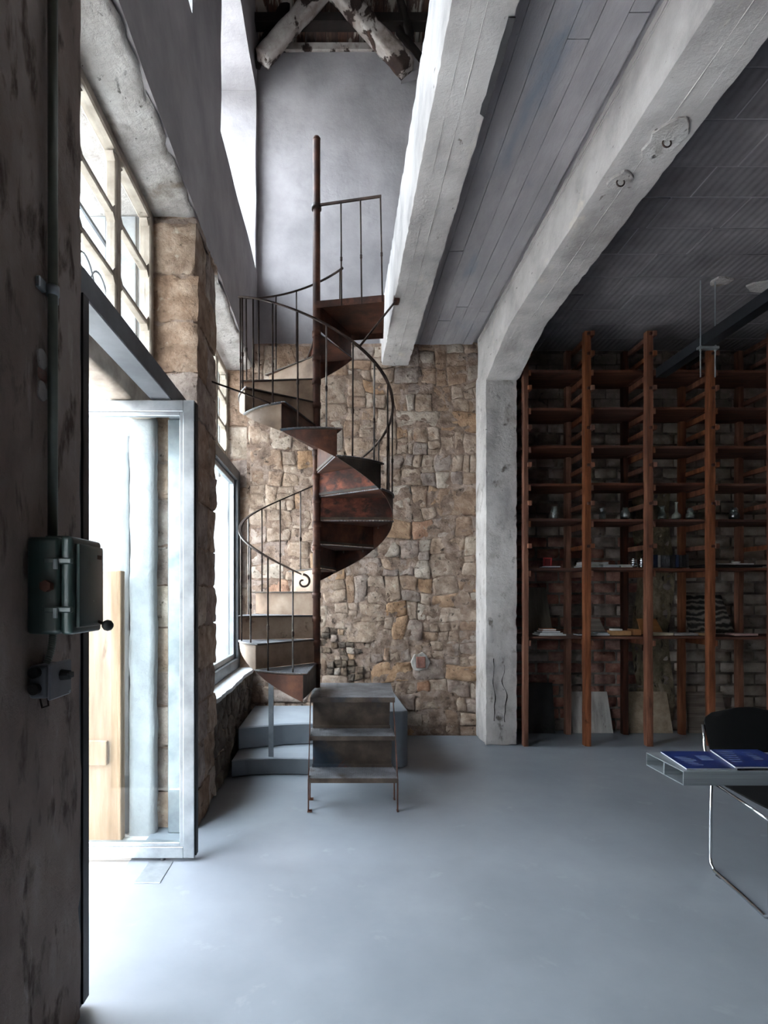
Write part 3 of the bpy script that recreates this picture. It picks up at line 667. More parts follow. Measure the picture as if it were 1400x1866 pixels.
def sash(name, y0, y1, z0, z1, ncol, zs, label, ends=True):
    """old timber transom light: heavy frame, glazing bars with chamfered corners, panes"""
    w = empty(name, (XW, (y0 + y1) / 2, z0), label, 'window', kind='structure'); x0, x1 = XW - .035, XW + .035; F = .055
    for nm, b in (('jamb', (x0, x1, y0, y0 + F, z0, z1)), ('jamb', (x0, x1, y1 - F, y1, z0, z1)), ('head_rail', (x0, x1, y0 + F, y1 - F, z1 - F, z1)), ('bottom_rail', (x0, x1, y0 + F, y1 - F, z0, z0 + F))):
        obj(nm, MB().box(*b), M_frame, w, bevel=.008)
    ya, yb_, za, zb = y0 + F, y1 - F, z0 + F, z1 - F
    cw = (yb_ - ya) / ncol
    for i in range(1, ncol):
        y = ya + cw * i
        for dy in (-.021, .021): obj('mullion', MB().box(x0 + .01, x1 - .01, y + dy - .016, y + dy + .016, za, zb), M_frame, w, bevel=.006)
    zl = [za] + list(zs) + [zb]
    for i in range(ncol):
        A, B = ya + cw * i + (.037 if i else 0), ya + cw * (i + 1) - (.037 if i < ncol - 1 else 0)
        for z in zs: obj('glazing_bar', MB().box(x0 + .012, x1 - .012, A, B, z - .014, z + .014), M_frame, w, bevel=.006)
        for a, b in zip(zl, zl[1:]):
            boxo('pane', (XW - .003, XW + .003, A, B, a, b), M_glass, w, 0)
            for (yc, sy) in ((A, 1), (B, -1)):                      # little corner chamfers
                for (zc, sz) in ((a + .012, 1), (b - .012, -1)):
                    obj('corner_fillet', MB().prism([(yc, zc), (yc + sy * .03, zc), (yc, zc + sz * .03)], x0 + .014, x1 - .014, 'x'), M_frame, w)
    return w
sash('window_1', 1.90, 3.405, 2.53, 3.625, 3, (2.66, 2.96, 3.27), 'old timber transom window above the open glass door')
sash('window_2', 3.97, 5.72, 2.60, 3.60, 4, (2.78, 3.03, 3.30), 'old timber transom window above the steel framed window')
w6 = empty('added_window_6', (-1.0, .57, 0), 'tall steel framed window added out of view to light the floor', 'window', kind='structure')  # unseen window, added to bring more daylight onto the floor
for nm, b in (('jamb', (-1.0, -.9, 1.285, 1.345, 0, 2.4)), ('jamb', (-1.0, -.9, -.2, -.14, 0, 2.4)), ('head', (-1.0, -.9, -.14, 1.285, 2.34, 2.4)), ('bottom_rail', (-1.0, -.9, -.14, 1.285, 0, .07)), ('mullion', (-1.0, -.9, .54, .60, .07, 2.34))):
    boxo(nm, b, M_galvd, w6, .004)
for b in ((-.953, -.947, -.14, .54, .07, 2.34), (-.953, -.947, .60, 1.285, .07, 2.34)): boxo('pane', b, M_glass, w6, 0)
w3 = empty('window_3', (-1.0, 4.85, .67), 'large steel framed fixed window beyond the stone pier', 'window', kind='structure')
for nm, b in (('jamb', (-1.06, -.965, 5.60, 5.715, .67, 2.60)), ('jamb', (-1.06, -.965, 3.97, 4.03, .67, 2.60)), ('head', (-1.06, -.965, 4.03, 5.60, 2.50, 2.60)), ('bottom_rail', (-1.06, -.965, 4.03, 5.60, .67, .77))):
    boxo(nm, b, M_galvd, w3, .005)
for b in ((-1.04, -1.0, 5.56, 5.60, .77, 2.50), (-1.04, -1.0, 4.03, 4.07, .77, 2.50), (-1.04, -1.0, 4.07, 5.56, 2.455, 2.50), (-1.04, -1.0, 4.07, 5.56, .77, .815)):
    boxo('glazing_bead', b, M_galv, w3, .003)
boxo('pane', (-1.023, -1.017, 4.07, 5.56, .815, 2.455), M_glass, w3, 0)
obj('outer_post', rough_box((-1.24, -1.066, 5.66, 5.722, .67, 2.55), .05, .003, 7, .004, .01, 85), M_pframe, w3, autos=True)
obj('outer_post', rough_box((-1.40, -1.25, 5.69, 5.722, .67, 2.55), .05, .003, 7, .004, .01, 86), M_pframe, w3, autos=True)
for (nm, y0, y1) in (('window_4', 1.5, 3.31), ('window_5', 4.14, 5.88)):
    w = empty(nm, (-1.44, (y0 + y1) / 2, 4.72), {'window_4': 'nearer upper window high in the white wall', 'window_5': 'farther upper window high in the white wall'}[nm], 'window', kind='structure')
    for n2, b in (('jamb', (-1.48, -1.42, y0, y0 + .06, 4.72, 6.53)), ('jamb', (-1.48, -1.42, y1 - .06, y1, 4.72, 6.53)), ('head_rail', (-1.48, -1.42, y0, y1, 6.47, 6.53)), ('bottom_rail', (-1.48, -1.42, y0, y1, 4.72, 4.78)), ('mullion', (-1.48, -1.42, (y0 + y1) / 2 - .025, (y0 + y1) / 2 + .025, 4.78, 6.47))):
        boxo(n2, b, M_pframe, w, .004)
    boxo('pane', (-1.453, -1.447, y0 + .06, y1 - .06, 4.78, 6.47), M_glass, w, 0)
# wrought iron scrolls outside the transom
gr = empty('window_grille', (-1.3, 2.65, 2.5), 'thin wrought iron scroll grille outside the transom window', 'grille')
for y in (2.0, 2.45, 2.9, 3.3): obj('bar', MB().bar((-1.32, y, 2.5), (-1.32, y, 3.62), .014, .014), M_galvd, gr)
for z in (2.62, 3.38): obj('rail', MB().bar((-1.32, 1.9, z), (-1.32, 3.4, z), .014, .02), M_galvd, gr)
for y in (2.2, 2.68, 3.1):
    for s_ in (-1, 1):
        pts = []
        for k in range(34):
            t = k / 33 * 4.6 * math.pi / 2; rr = .15 * (1 - k / 40)
            pts.append((-1.32, y + s_ * (.11 - rr * math.cos(t)), 3.0 + rr * math.sin(t) * 1.3))
        obj('scroll', MB().tube(pts, .006, 6), M_galvd, gr, smooth=True)

# ------------------------------------------------------------------ foreground wall fittings
cd = empty('conduit', (XI + .02, 1.60, 1.42), 'vertical metal conduit pipe on the foreground plaster pier', 'pipe')
obj('pipe', MB().tube([(XI + .022, 1.645, 1.549), (XI + .022, 1.645, 3.75)], .0135, 14), M_conduit, cd, smooth=True)
obj('pipe_clip', MB().tube([(XI + .022, 1.645, 2.235), (XI + .022, 1.645, 2.262)], .018, 14), M_galv, cd, smooth=True)
boxo('clip_foot', (XI, XI + .014, 1.665, 1.70, 2.232, 2.265), M_galv, cd, .003)
boxo('clip_foot', (XI, XI + .014, 1.59, 1.626, 2.232, 2.265), M_galv, cd, .003)
jb = empty('electrical_box', (XI + .06, 1.63, 1.28), 'dark green chipped enamel electrical box on plaster pier', 'electrical box')
def rbox(b, r, seg=3):
    return MB().box(*b)
obj('body', MB().box(XI, XI + .090, 1.545, 1.735, 1.275, 1.538), M_green, jb, bevel=.014, segs=3, autos=True)
obj('lid', MB().box(XI + .0925, XI + .124, 1.543, 1.737, 1.274, 1.540), M_green, jb, bevel=.012, segs=3, autos=True)
lp = obj('lid_panel', MB().box(XI + .118, XI + .137, 1.562, 1.722, 1.292, 1.522), M_green, jb, bevel=.008, segs=2, autos=True)
boxo('label_plate', (XI + .137, XI + .1375, 1.675, 1.705, 1.485, 1.497), simple('faded_label', '3a2417'), lp, 0)
for z in (1.472, 1.342):
    lt = obj('latch', MB().box(XI + .055, XI + .128, 1.530, 1.546, z - .008, z + .008), M_green, jb, bevel=.003)
    obj('latch_pin', MB().tube([(XI + .088, 1.526, z - .022), (XI + .088, 1.526, z + .004)], .006, 8), M_galv, lt)
obj('plug', MB().tube([(XI + .060, 1.525, 1.405), (XI + .060, 1.546, 1.405)], .016, 6), M_rust, jb)
obj('top_flange', MB().box(XI + .02, XI + .09, 1.60, 1.70, 1.535, 1.546), M_green, jb, bevel=.004)
obj('lever', MB().tube([(XI + .125, 1.70, 1.305), (XI + .178, 1.64, 1.296)], .005, 8), M_iron, jb)
obj('lever_knob', MB().lathe([(.001, -.016), (.010, -.013), (.016, -.004), (.016, .004), (.010, .013), (.001, .016)], (XI + .183, 1.635, 1.295), 16), M_rubber, jb, smooth=True)
fx = []
for k in range(60):
    t = k / 59; fx.append((XI + .045 + .012 * math.sin(t * 2) - .014 * t, 1.60 - .03 * t, 1.277 - .082 * t))
fc = obj('flexible_conduit', MB().tube(fx, [.0105 if k % 4 < 2 else .0085 for k in range(60)], 12), M_conduit, jb, smooth=True)
sw = empty('switch_box', (XI + .05, 1.60, 1.09), 'small grey switch box with black plugs below the green box', 'switch box')
obj('body', MB().box(XI, XI + .052, 1.555, 1.665, 1.10, 1.19), M_gbox, sw, bevel=.012, segs=3, autos=True)
obj('cover', MB().box(XI + .054, XI + .064, 1.548, 1.672, 1.096, 1.196), M_gbox, sw, bevel=.004)
for z in (1.172, 1.128):
    obj('plug', MB().tube([(XI + .022, 1.538, z), (XI + .022, 1.558, z)], .015, 14), M_rubber, sw)
kn = obj('knob', MB().tube([(XI + .062, 1.61, 1.158), (XI + .088, 1.61, 1.158)], [.016, .013], 12), M_rubber, sw)
boxo('knob_grip', (XI + .084, XI + .094, 1.597, 1.623, 1.150, 1.166), M_rubber, sw, .002)
obj('screw', MB().tube([(XI + .062, 1.655, 1.106), (XI + .067, 1.655, 1.106)], .004, 8), M_galv, sw)
obj('cable_tail', MB().tube([(XI + .03, 1.60, 1.10), (XI + .035, 1.595, 1.075), (XI + .015, 1.60, 1.068), (XI + .004, 1.61, 1.09)], .003, 6), M_iron, sw)
br = empty('brick_chip', (XI, 1.62, 1.96), 'exposed red brick chip in the dark foreground plaster', 'brick')
obj('brick_face', rough_box((XI - .02, XI + .008, 1.60, 1.645, 1.985, 2.02), .012, .004, 30, .003, .006, 91), M_brick[0], br, smooth=True)
for (zc, seed) in ((2.045, 1), (1.955, 2)):
    pts = [(1.622 + .026 * math.cos(a) * (1 + .2 * math.sin(3 * a + seed)), zc + .028 * math.sin(a)) for a in [k * math.pi / 7 for k in range(14)]]
    obj('plaster_edge', MB().prism(pts, XI - .004, XI + .006, 'x'), M_lintel, br)

# ------------------------------------------------------------------ spiral staircase
PX, PY, RAD, RISE, STEP, A1, Z1 = -.158, 4.375, .575, .18, 37.5, 263.0, .87
st = empty('spiral_staircase', (PX, PY, 0), 'rusty iron spiral staircase with thin balusters and lower step flight', 'staircase')
def pol(a, r, z): return Vector((PX + r * math.cos(R(a)), PY + r * math.sin(R(a)), z))
obj('pole', MB().tube([(PX, PY, 0), (PX, PY, 4.84)], .0285, 18), M_rust, st, smooth=True)
obj('pole_cap', MB().lathe([(.029, 0), (.030, .012), (.022, .024), (.001, .03)], (PX, PY, 4.835), 16), M_rust, st, smooth=True)
def nose(k): return A1 - STEP * (k - 1)
def zt(k): return Z1 + RISE * (k - 1)
NT = 15
tanset = {2, 3, 4, 5, 12, 13, 14}; redset = {8, 9, 15}
for k in range(1, NT + 1):
    a0, a1, z = nose(k) + 3, nose(k + 1) - .5, zt(k)
    poly = [pol(a0, .026, 0)] + [pol(a0 + (a1 - a0) * i / 8, RAD + .012, 0) for i in range(9)] + [pol(a1, .026, 0)]
    t = obj('tread', MB().prism([(p.x, p.y) for p in poly], z - .006, z), M_plate, st)
    obj('tread_backing', MB().prism([(p.x, p.y) for p in poly], z - .010, z - .0062), M_rust, t)
    # rolled nosing of the tread
    obj('nosing', MB().tube([pol(a0, .03, z - .006), pol(a0, RAD + .01, z - .006)], .006, 6), M_grime, t)
    rz0 = z - RISE
    a, b = pol(nose(k), .026, rz0 + .003), pol(nose(k), RAD, rz0 + .003)
    n_ = Vector((-(b - a).y, (b - a).x, 0)).normalized() * .0025
    m = M_tan if k in tanset else (M_red if k in redset else (M_rust if k > 5 else M_grime))
    r_ = MB().add([a - n_, b - n_, b + n_, a + n_, a - n_ + Vector((0, 0, RISE - .009)), b - n_ + Vector((0, 0, RISE - .009)), b + n_ + Vector((0, 0, RISE - .009)), a + n_ + Vector((0, 0, RISE - .009))],
                  [(0, 1, 2, 3), (4, 5, 6, 7), (0, 1, 5, 4), (1, 2, 6, 5), (2, 3, 7, 6), (3, 0, 4, 7)])
    ro = obj('riser', r_, m, st)
    obj('rivet_strip', MB().bar(a + Vector((0, 0, .012)) - n_ * 2, b + Vector((0, 0, .012)) - n_ * 2, .004, .018), M_grime, ro)
    # curved cheek plate closing the outer edge, tapering to nothing at the next riser
    v = []; N_ = 10
    for i in range(N_ + 1):
        f_ = i / N_; aa = nose(k) + (nose(k + 1) - nose(k)) * f_
        lo_ = z - (RISE + .004) * (1 - f_) ** (.92) - .012
        for rr in (RAD - .002, RAD + .003): v += [pol(aa, rr, lo_), pol(aa, rr, z - .006)]
    f = []
    for i in range(N_):
        q = i * 4; f += [(q, q + 4, q + 5, q + 1), (q + 2, q + 3, q + 7, q + 6), (q, q + 2, q + 6, q + 4), (q + 1, q + 5, q + 7, q + 3)]
    f += [(0, 1, 3, 2), (N_ * 4, N_ * 4 + 2, N_ * 4 + 3, N_ * 4 + 1)]
    cm = M_tan if k in (2, 11, 12) else (M_rust if k != 9 else M_grime)
    obj('cheek_plate', MB().add(v, f), cm, st, autos=True)
    rim = [pol(nose(k) + (nose(k + 1) - nose(k)) * i / 10, RAD + .006, z - .008) for i in range(11)]
    obj('rim', MB().tube(rim, .007, 6), M_grime, t)
    obj('collar', MB().tube([(PX, PY, z - .05), (PX, PY, z - .008)], .034, 14), M_rust, st, smooth=True)
def rail_z(a):                            # a counts down from A1
    return Z1 + RISE * (A1 - a) / STEP + .645
# handrail: flat bar swept along the helix from the volute to the top platform
a_start, a_end = 262.0, -291.0
pts = []; ups = []
nP = 150
for i in range(nP + 1):
    a = a_start + (a_end - a_start) * i / nP
    rd = RAD + .002
    pts.append((pol(a, rd, rail_z(a)), (math.cos(R(a)), math.sin(R(a)), 0))); ups.append((0, 0, 1))
obj('handrail', MB().ribbon(pts, ups, .020, .011), M_iron, st, autos=True)
p0 = pol(a_start, RAD + .002, rail_z(a_start))
tan = Vector((-math.sin(R(a_start)), math.cos(R(a_start)), 0))      # away from the rail
vol = []
for i in range(30):
    t = i / 29; th = t * 2.05 * math.pi; rr = .050 * (1 - .82 * t)
    c = p0 + tan * .012 + Vector((0, 0, -.055))
    vol.append(c + tan * (rr * math.sin(th)) * 1.05 + Vector((0, 0, rr * math.cos(th) + .004)))
obj('volute', MB().tube(vol, [.008 - .002 * i / 29 for i in range(30)], 8), M_iron, st, smooth=True)
for k in range(1, NT + 1):
    for da in (-7, -26):
        a = nose(k) + da
        if a < a_end + 2: continue
        z0 = zt(k); z1 = rail_z(a) - .004
        jx = rng.uniform(-.004, .004)
        b0 = pol(a, RAD - .004, z0 - .03); b1 = pol(a + jx * 60, RAD - .001, z1)
        pale = k in (1, 2, 3) and False
        bal = obj('baluster', MB().tube([b0, b1], .0062, 7), M_ironp if rng.random() < .35 else M_iron, st, smooth=True)
        c = b0.lerp(b1, .42 + rng.uniform(-.02, .02)); d = (b1 - b0).normalized()
        obj('knuckle', MB().tube([c - d * .02, c - d * .008, c, c + d * .008, c + d * .02], [.0062, .010, .0085, .010, .0062], 7), M_iron, bal, smooth=True)
# top platform
pz = 3.60
pl = [(PX, PY - .03), (.345, 4.255), (.385, 4.86), (.10, 4.90), (PX + .02, PY + .02)]
pf = obj('platform', MB().prism(pl, pz - .008, pz), M_rust, st)
for a, b in zip(pl, pl[1:4]):
    obj('edge_angle', MB().bar((a[0], a[1], pz - .028), (b[0], b[1], pz - .028), .006, .05), M_rust, pf)
pw = Vector((.125, 4.875, 0)) 
obj('riser', MB().add([(PX + .02, PY + .02, 3.40), (.115, 4.885, 3.40), (.115, 4.885, pz - .01), (PX + .02, PY + .02, pz - .01), (PX + .024, PY + .017, 3.40), (.119, 4.882, 3.40), (.119, 4.882, pz - .01), (PX + .024, PY + .017, pz - .01)],
    [(0, 1, 2, 3), (4, 7, 6, 5), (0, 4, 5, 1), (1, 5, 6, 2), (2, 6, 7, 3), (3, 7, 4, 0)]), M_rust, st)
ta, tb = Vector((PX + .03, PY - .03, 4.325)), Vector((.325, 4.265, 4.335))
gp = obj('guard_rail', MB().bar(ta, tb, .012, .020), M_iron, st, bevel=.002)
obj('rail_clamp', MB().tube([(PX, PY, 4.305), (PX, PY, 4.345)], .037, 14), M_iron, gp, smooth=True)
for t in (.34, .66, .985):
    p = ta.lerp(tb, t); q = Vector((PX, PY - .03, pz)).lerp(Vector((.345, 4.255, pz)), t * .93 + .06); q.z = pz - .05
    bal = obj('baluster', MB().tube([q, p], .0062, 7), M_iron, st, smooth=True)
    c = q.lerp(p, .45); d = (p - q).normalized()
    obj('knuckle', MB().tube([c - d * .02, c - d * .008, c, c + d * .008, c + d * .02], [.0062, .010, .0085, .010, .0062], 7), M_iron, bal, smooth=True)
# tie rods to beam and pier
obj('tie_rod', MB().tube([pol(-58, RAD, rail_z(-58)), (.46, 4.42, 3.655)], .008, 7), M_iron, st, smooth=True)
obj('tie_rod', MB().tube([(XI - .005, 3.82, 2.80), (-.64, 3.86, 2.74), pol(242, RAD - .005, zt(11) - .01)], .006, 7), M_iron, st, smooth=True)
boxo('anchor_plate', (.43, .475, 4.38, 4.46, 3.625, 3.665), M_rust, st, .004)
# support strut under the first steps
sp = Vector((-.515, 4.47, 0))
obj('support_strut', MB().box(sp.x - .02, sp.x + .02, sp.y - .005, sp.y + .005,   .13, zt(3) - .01), M_galv, st, bevel=.002)
# lower straight flight
fl = [(.216, 3.67, 3.92), (.448, 3.82, 4.06)]
XL, XR = -.185, .385
for (z, y0, y1) in fl:
    t = obj('tread', MB().box(XL, XR, y0, y1, z - .008, z), M_plate, st, bevel=.002)
    obj('nosing', MB().box(XL, XR, y0 - .004, y0 + .002, z - .030, z - .001), M_grime, t)
land = obj('landing', MB().prism([(XL, 3.955), (XR + .01, 3.955), (XR + .04, 4.60), (PX + .03, 4.60), (PX - .03, PY)], .674, .682), M_plate, st)
obj('nosing', MB().box(XL, XR + .01, 3.951, 3.957, .646, .680), M_grime, land)
for (z0, z1, y0, y1) in ((.216, .440, 3.915, 3.845), (.448, .674, 4.05, 3.985)):
    r_ = obj('riser', MB().add([(XL + .02, y0, z0), (XR - .02, y0, z0), (XR - .02, y1, z1), (XL + .02, y1, z1), (XL + .02, y0 + .004, z0), (XR - .02, y0 + .004, z0), (XR - .02, y1 + .004, z1), (XL + .02, y1 + .004, z1)],
        [(0, 1, 2, 3), (7, 6, 5, 4), (0, 4, 5, 1), (1, 5, 6, 2), (2, 6, 7, 3), (3, 7, 4, 0)]), M_grime, st)
    obj('angle_strip', MB().box(XL + .015, XR - .015, y0 - .012, y0 + .002, z0, z0 + .022), M_grime, r_)
for x in (XL, XR):
    s_ = -1 if x == XL else 1
    obj('side_rail', MB().bar((x, 3.685, .20), (x, 3.985, .672), .005, .045, (0, -.5, 1)), M_rust, st)
    for (y, z1) in ((3.685, .21), (3.90, .21)):
        lg = obj('leg', MB().box(x - .004, x + .004, y - .014, y + .014, 0, z1), M_rust, st, bevel=.001)
        obj('foot', MB().box(x - .006, x + .022 if x < 0 else x + .006, y - .02, y + .02, 0, .006), M_rust, lg)
    obj('leg', MB().box(x - .004, x + .004, 4.53, 4.56, .13 if x < 0 else 0, .672), M_rust, st, bevel=.001)

# ------------------------------------------------------------------ curved concrete steps in the corner
cs = empty('concrete_steps', (-.5, 4.9, 0), 'low curved grey concrete steps in the corner behind the iron flight', 'steps')
def tier(name, front, right, z0, z1, bev):
    poly = [(XI + .03, 5.60)] + front + right
    return obj(name, MB().prism(poly[::-1], z0, z1), M_step, cs, bevel=bev)
tier('lower_step', [(XI + .03, 4.36), (-.70, 4.405), (-.5, 4.435), (-.3, 4.43), (-.1, 4.41), (.18, 4.40)], [(.2, 4.6), (.2, 5.60)], 0, .13, .008)
tier('upper_step', [(XI + .03, 4.66), (-.66, 4.72), (-.45, 4.80), (-.3, 4.83), (-.15, 4.84), (.1, 4.8)], [(.22, 4.9), (.22, 5.60)], .13, .31, .010)
tier2 = obj('end_block', MB().prism([(.06, 4.62), (.52, 4.60), (.57, 4.66), (.555, 5.2), (.54, 5.62), (.06, 5.62)], 0, .455), M_step, cs, bevel=.02, segs=3, autos=True)

# ------------------------------------------------------------------ timber shelving against the brick wall
sh = empty('shelving', (3.0, 5.5, 0), 'tall dark timber shelving with ladder frames along the brick wall', 'shelving')
FX = [1.722, 2.286, 2.852, 3.420, 3.990]; YF, YK = 5.285, 5.725
SHZ = [1.0, 1.636, 2.09, 2.42, 2.765, 3.12, 3.47]
for i, x in enumerate(FX):
    w = .045 if i == 0 else .060
    obj('post', rough_box((x - w / 2, x + w / 2, YF - .035, YF + .035, 0, 3.80), (.03, .035, .15), .0012, 3, .002, .006, 100 + i), M_wood, sh, autos=True)
    obj('post', rough_box((x - .028, x + .028, YK - .035, YK + .035, 0, 3.80), (.03, .035, .15), .0012, 3, .002, .006, 120 + i), M_woodd if i == 2 else M_wood, sh, autos=True)
    rx0, rx1 = (x + w / 2, x + w / 2 + .024)
    for z in SHZ:                         # bearer under each shelf
        if i == 4: break
        boxo('rung', (rx0, rx1, YF - .03, YK + .04, z - .085, z - .030), M_wood, sh, .003)
    for z in (1.83, 2.22, 2.57, 2.91, 3.27, 3.585, 3.765):
        r_ = boxo('rung', (rx0 - .012, rx1, YF - .055, YK + .04, z - .022, z + .022), M_wood, sh, .003)
        if i: boxo('peg', (x - .012, x + .012, YF - .052, YF - .034, z - .014, z + .010), M_woodd, r_, .003)
FX2 = FX + [4.56]
for z in SHZ:
    for i in range(5):
        a, b = FX2[i] + .003, FX2[i + 1] - .003
        d = rng.uniform(-.004, .004)
        obj('shelf', rough_box((a, b, YF + .036 + (rng.uniform(0, .01)), YK + .03, z - .028 + d, z + d), (.14, .2, .03), .003, 4, .002, .005, int(z * 100) + i), M_board, sh, autos=True)

# things on the shelf of vases
def vase(prof, x, y, z, label, m=M_vase):
    n = len(prof); t = .0025
    inner = [(max(.002, r - t), zz + (t if k == 0 else 0)) for k, (r, zz) in enumerate(prof)][::-1]
    return obj('glass_vase', MB().lathe(prof + inner, (x, y, z), 20), m, smooth=True, label=label, cat='vase', group='vases on the middle shelf')
VY = 5.40; SV = 1050 / VY
def vx(p): return (p - 615) / SV
zv = 2.09 + .005
M_milk = simple('milky_glass', '7d8078', .25)
vase([(.036, 0), (.040, .01), (.041, .03), (.036, .07), (.026, .115), (.024, .118)], vx(1010), VY, zv, 'smoky tapered glass vase alone on the leftmost shelf bay')
vase([(.030, 0), (.034, .02), (.026, .05), (.018, .066), (.026, .09), (.034, .108)], vx(1098), VY, zv, 'clear glass vase with pinched waist and flared rim')
vase([(.034, 0), (.042, .02), (.044, .045), (.034, .075), (.022, .09), (.024, .108)], vx(1140), VY, zv, 'round bellied clear glass vase beside the pinched vase')
vase([(.036, 0), (.037, .02), (.026, .06), (.018, .085), (.019, .105), (.032, .125)], vx(1207), VY, zv, 'conical clear glass vase with flared lip beside long necked bottle')
vase([(.034, 0), (.041, .02), (.038, .04), (.016, .062), (.011, .08), (.0105, .14), (.016, .158)], vx(1233), VY, zv, 'milky white long necked bottle vase', M_milk)
vase([(.032, 0), (.040, .02), (.040, .04), (.028, .058), (.032, .07), (.032, .082), (.020, .094), (.020, .104)], vx(1258), VY, zv, 'stepped double bellied clear glass vase')
vase([(.040, 0), (.046, .02), (.044, .05), (.030, .07), (.034, .08), (.034, .09), (.022, .098), (.022, .108)], vx(1338), VY, zv, 'squat clear glass jar alone in the right shelf bay')

def book(x0, x1, y0, y1, z0, h, m, label, name='book', pm=None, group=None, cat='book', rot=0):
    b = empty(name, ((x0 + x1) / 2, (y0 + y1) / 2, z0), label, cat, group)
    obj('cover', MB().box(x0, x1, y0, y1, z0, z0 + h * .14), m, b); obj('cover', MB().box(x0, x1, y0, y1, z0 + h * .86, z0 + h), m, b)
    obj('pages', MB().box(x0 + .004, x1 - .004, y0 + .004, y1 - .004, z0 + h * .14, z0 + h * .86), pm or M_paper, b)
    obj('spine', MB().box(x0, x1, y1 - .004, y1, z0 + h * .14, z0 + h * .86), m, b)
    return b
zs = 1.636 + .005; SB = 1050 / 5.42
def bx(p): return (p - 615) / SB
col_ = lambda n, h: simple(n, h)
C = {k: col_('cover_' + k, v) for k, v in dict(blue='2a3550', navy='16233f', grey='8a8683', cream='b5aa94', red='7a1d1c', pink='a98a85', dark='1c191a', orange='a3603c', white='c4c2be', tan='8f7452', teal='3b5660').items()}
fb = empty('photo_frame', (bx(999), 5.45, zs + .014), 'small dark red frame standing on a blue book', 'picture frame')
for nm, b in (('side', (bx(992), bx(992) + .012, 5.43, 5.455, zs + .014, zs + .095)), ('side', (bx(1007) - .012, bx(1007), 5.43, 5.455, zs + .014, zs + .095)), ('rail', (bx(992) + .012, bx(1007) - .012, 5.43, 5.455, zs + .014, zs + .024)), ('rail', (bx(992) + .012, bx(1007) - .012, 5.43, 5.455, zs + .085, zs + .095))):
    boxo(nm, b, C['red'], fb, .001)
boxo('panel', (bx(992) + .012, bx(1007) - .012, 5.445, 5.452, zs + .024, zs + .085), simple('frame_picture', '4a1312'), fb, 0)
book(bx(989), bx(1018), 5.36, 5.52, zs, .013, C['blue'], 'thin dull blue book under the red frame')
book(bx(1055), bx(1092), 5.36, 5.54, zs, .018, C['grey'], 'wide grey book flat behind the second post')
book(bx(1058), bx(1090), 5.38, 5.53, zs + .0185, .014, C['cream'], 'cream book lying on the wide grey book')
book(bx(1062), bx(1110), 5.42, 5.56, zs + .033, .022, C['white'], 'thick pale book topmost of the low stack')
book(bx(1094), bx(1124), 5.36, 5.52, zs, .014, C['navy'], 'navy book flat in the middle of the book row')
book(bx(1095), bx(1126), 5.37, 5.51, zs + .0145, .012, C['teal'], 'teal book lying on the navy book')
book(bx(1126), bx(1148), 5.36, 5.52, zs, .016, C['tan'], 'tan book at the right end of the book row')
book(bx(1125), bx(1147), 5.38, 5.52, zs + .0165, .011, C['cream'], 'slim cream book lying on the tan book')
for i, (p, lab) in enumerate(((1157, 'left one of two ribbed chrome canisters'), (1172, 'right one of two ribbed chrome canisters'))):
    cnr = empty('canister', (bx(p), 5.44, zs), lab, 'canister', 'chrome canisters')
    prof = []
    for k in range(4): prof += [(.026, k * .02), (.032, k * .02 + .006), (.032, k * .02 + .014), (.026, k * .02 + .02)]
    obj('body', MB().lathe(prof, (bx(p), 5.44, zs), 16), M_chrome, cnr, smooth=True)
    obj('lid', MB().lathe([(.026, .08), (.026, .086), (.006, .09), (.006, .1), (.001, .101)], (bx(p), 5.44, zs), 16), M_chrome, cnr, smooth=True)
for i, (p, c_, lab) in enumerate(((1191, 'blue', 'upright blue book left of the silver studded block'), (1196, 'grey', 'upright slim grey book left of the silver studded block'), (1223, 'dark', 'first upright dark book right of the studded block'), (1229, 'navy', 'second upright dark book right of the studded block'), (1235, 'dark', 'third upright dark book right of the studded block'), (1241, 'dark', 'fourth upright dark book right of the studded block'), (1247, 'dark', 'last upright dark book of the row'))):
    x = bx(p); b = empty('book', (x, 5.45, zs), lab, 'book', 'upright books on the fifth shelf')
    hh = .118 - .004 * (i % 3)
    boxo('cover', (x - .012, x - .010, 5.37, 5.50, zs, zs + hh), C[c_], b, 0); boxo('cover', (x + .010, x + .012, 5.37, 5.50, zs, zs + hh), C[c_], b, 0)
    boxo('spine', (x - .012, x + .012, 5.366, 5.37, zs, zs + hh), C[c_], b, .0005); boxo('pages', (x - .010, x + .010, 5.371, 5.497, zs + .003, zs + hh - .004), M_paper, b, 0)
sb = empty('studded_block', (bx(1210), 5.42, zs), 'silver studded block standing between the upright books', 'ornament')
boxo('body', (bx(1200), bx(1220), 5.40, 5.47, zs, zs + .115), M_galvd, sb, .002)
for i in range(7):
    for j in range(8):
        x = bx(1200) + .008 + i * (bx(1220) - bx(1200) - .016) / 6; z = zs + .009 + j * .0139
        obj('stud', MB().tube([(x, 5.401, z), (x, 5.397, z), (x, 5.394, z)], [.0052, .0052, .002], 6), M_chrome, sb)
ty = empty('shallow_tray', (bx(1330), 5.46, zs), 'wide black shallow tray on the right shelf bay', 'tray')
TP = [(bx(1276), bx(1282)), (bx(1392), bx(1384))]
obj('base', MB().box(bx(1278), bx(1382), 5.36, 5.60, zs, zs + .012), C['dark'], ty, bevel=.003)
obj('rim', MB().box(bx(1272), bx(1388), 5.35, 5.61, zs + .012, zs + .026), C['dark'], ty, bevel=.005)
book(bx(1302), bx(1370), 5.38, 5.55, zs + .0265, .014, C['pink'], 'pale pink folder lying on the black tray', 'folder', cat='folder')
obj('saucer', MB().lathe([(.022, 0), (.026, .004), (.04, .014), (.038, .015), (.02, .006), (.001, .005)], (bx(1344), 5.44, zs + .041), 20), C['white'], smooth=True, label='small white dish on the pink folder', cat='dish')

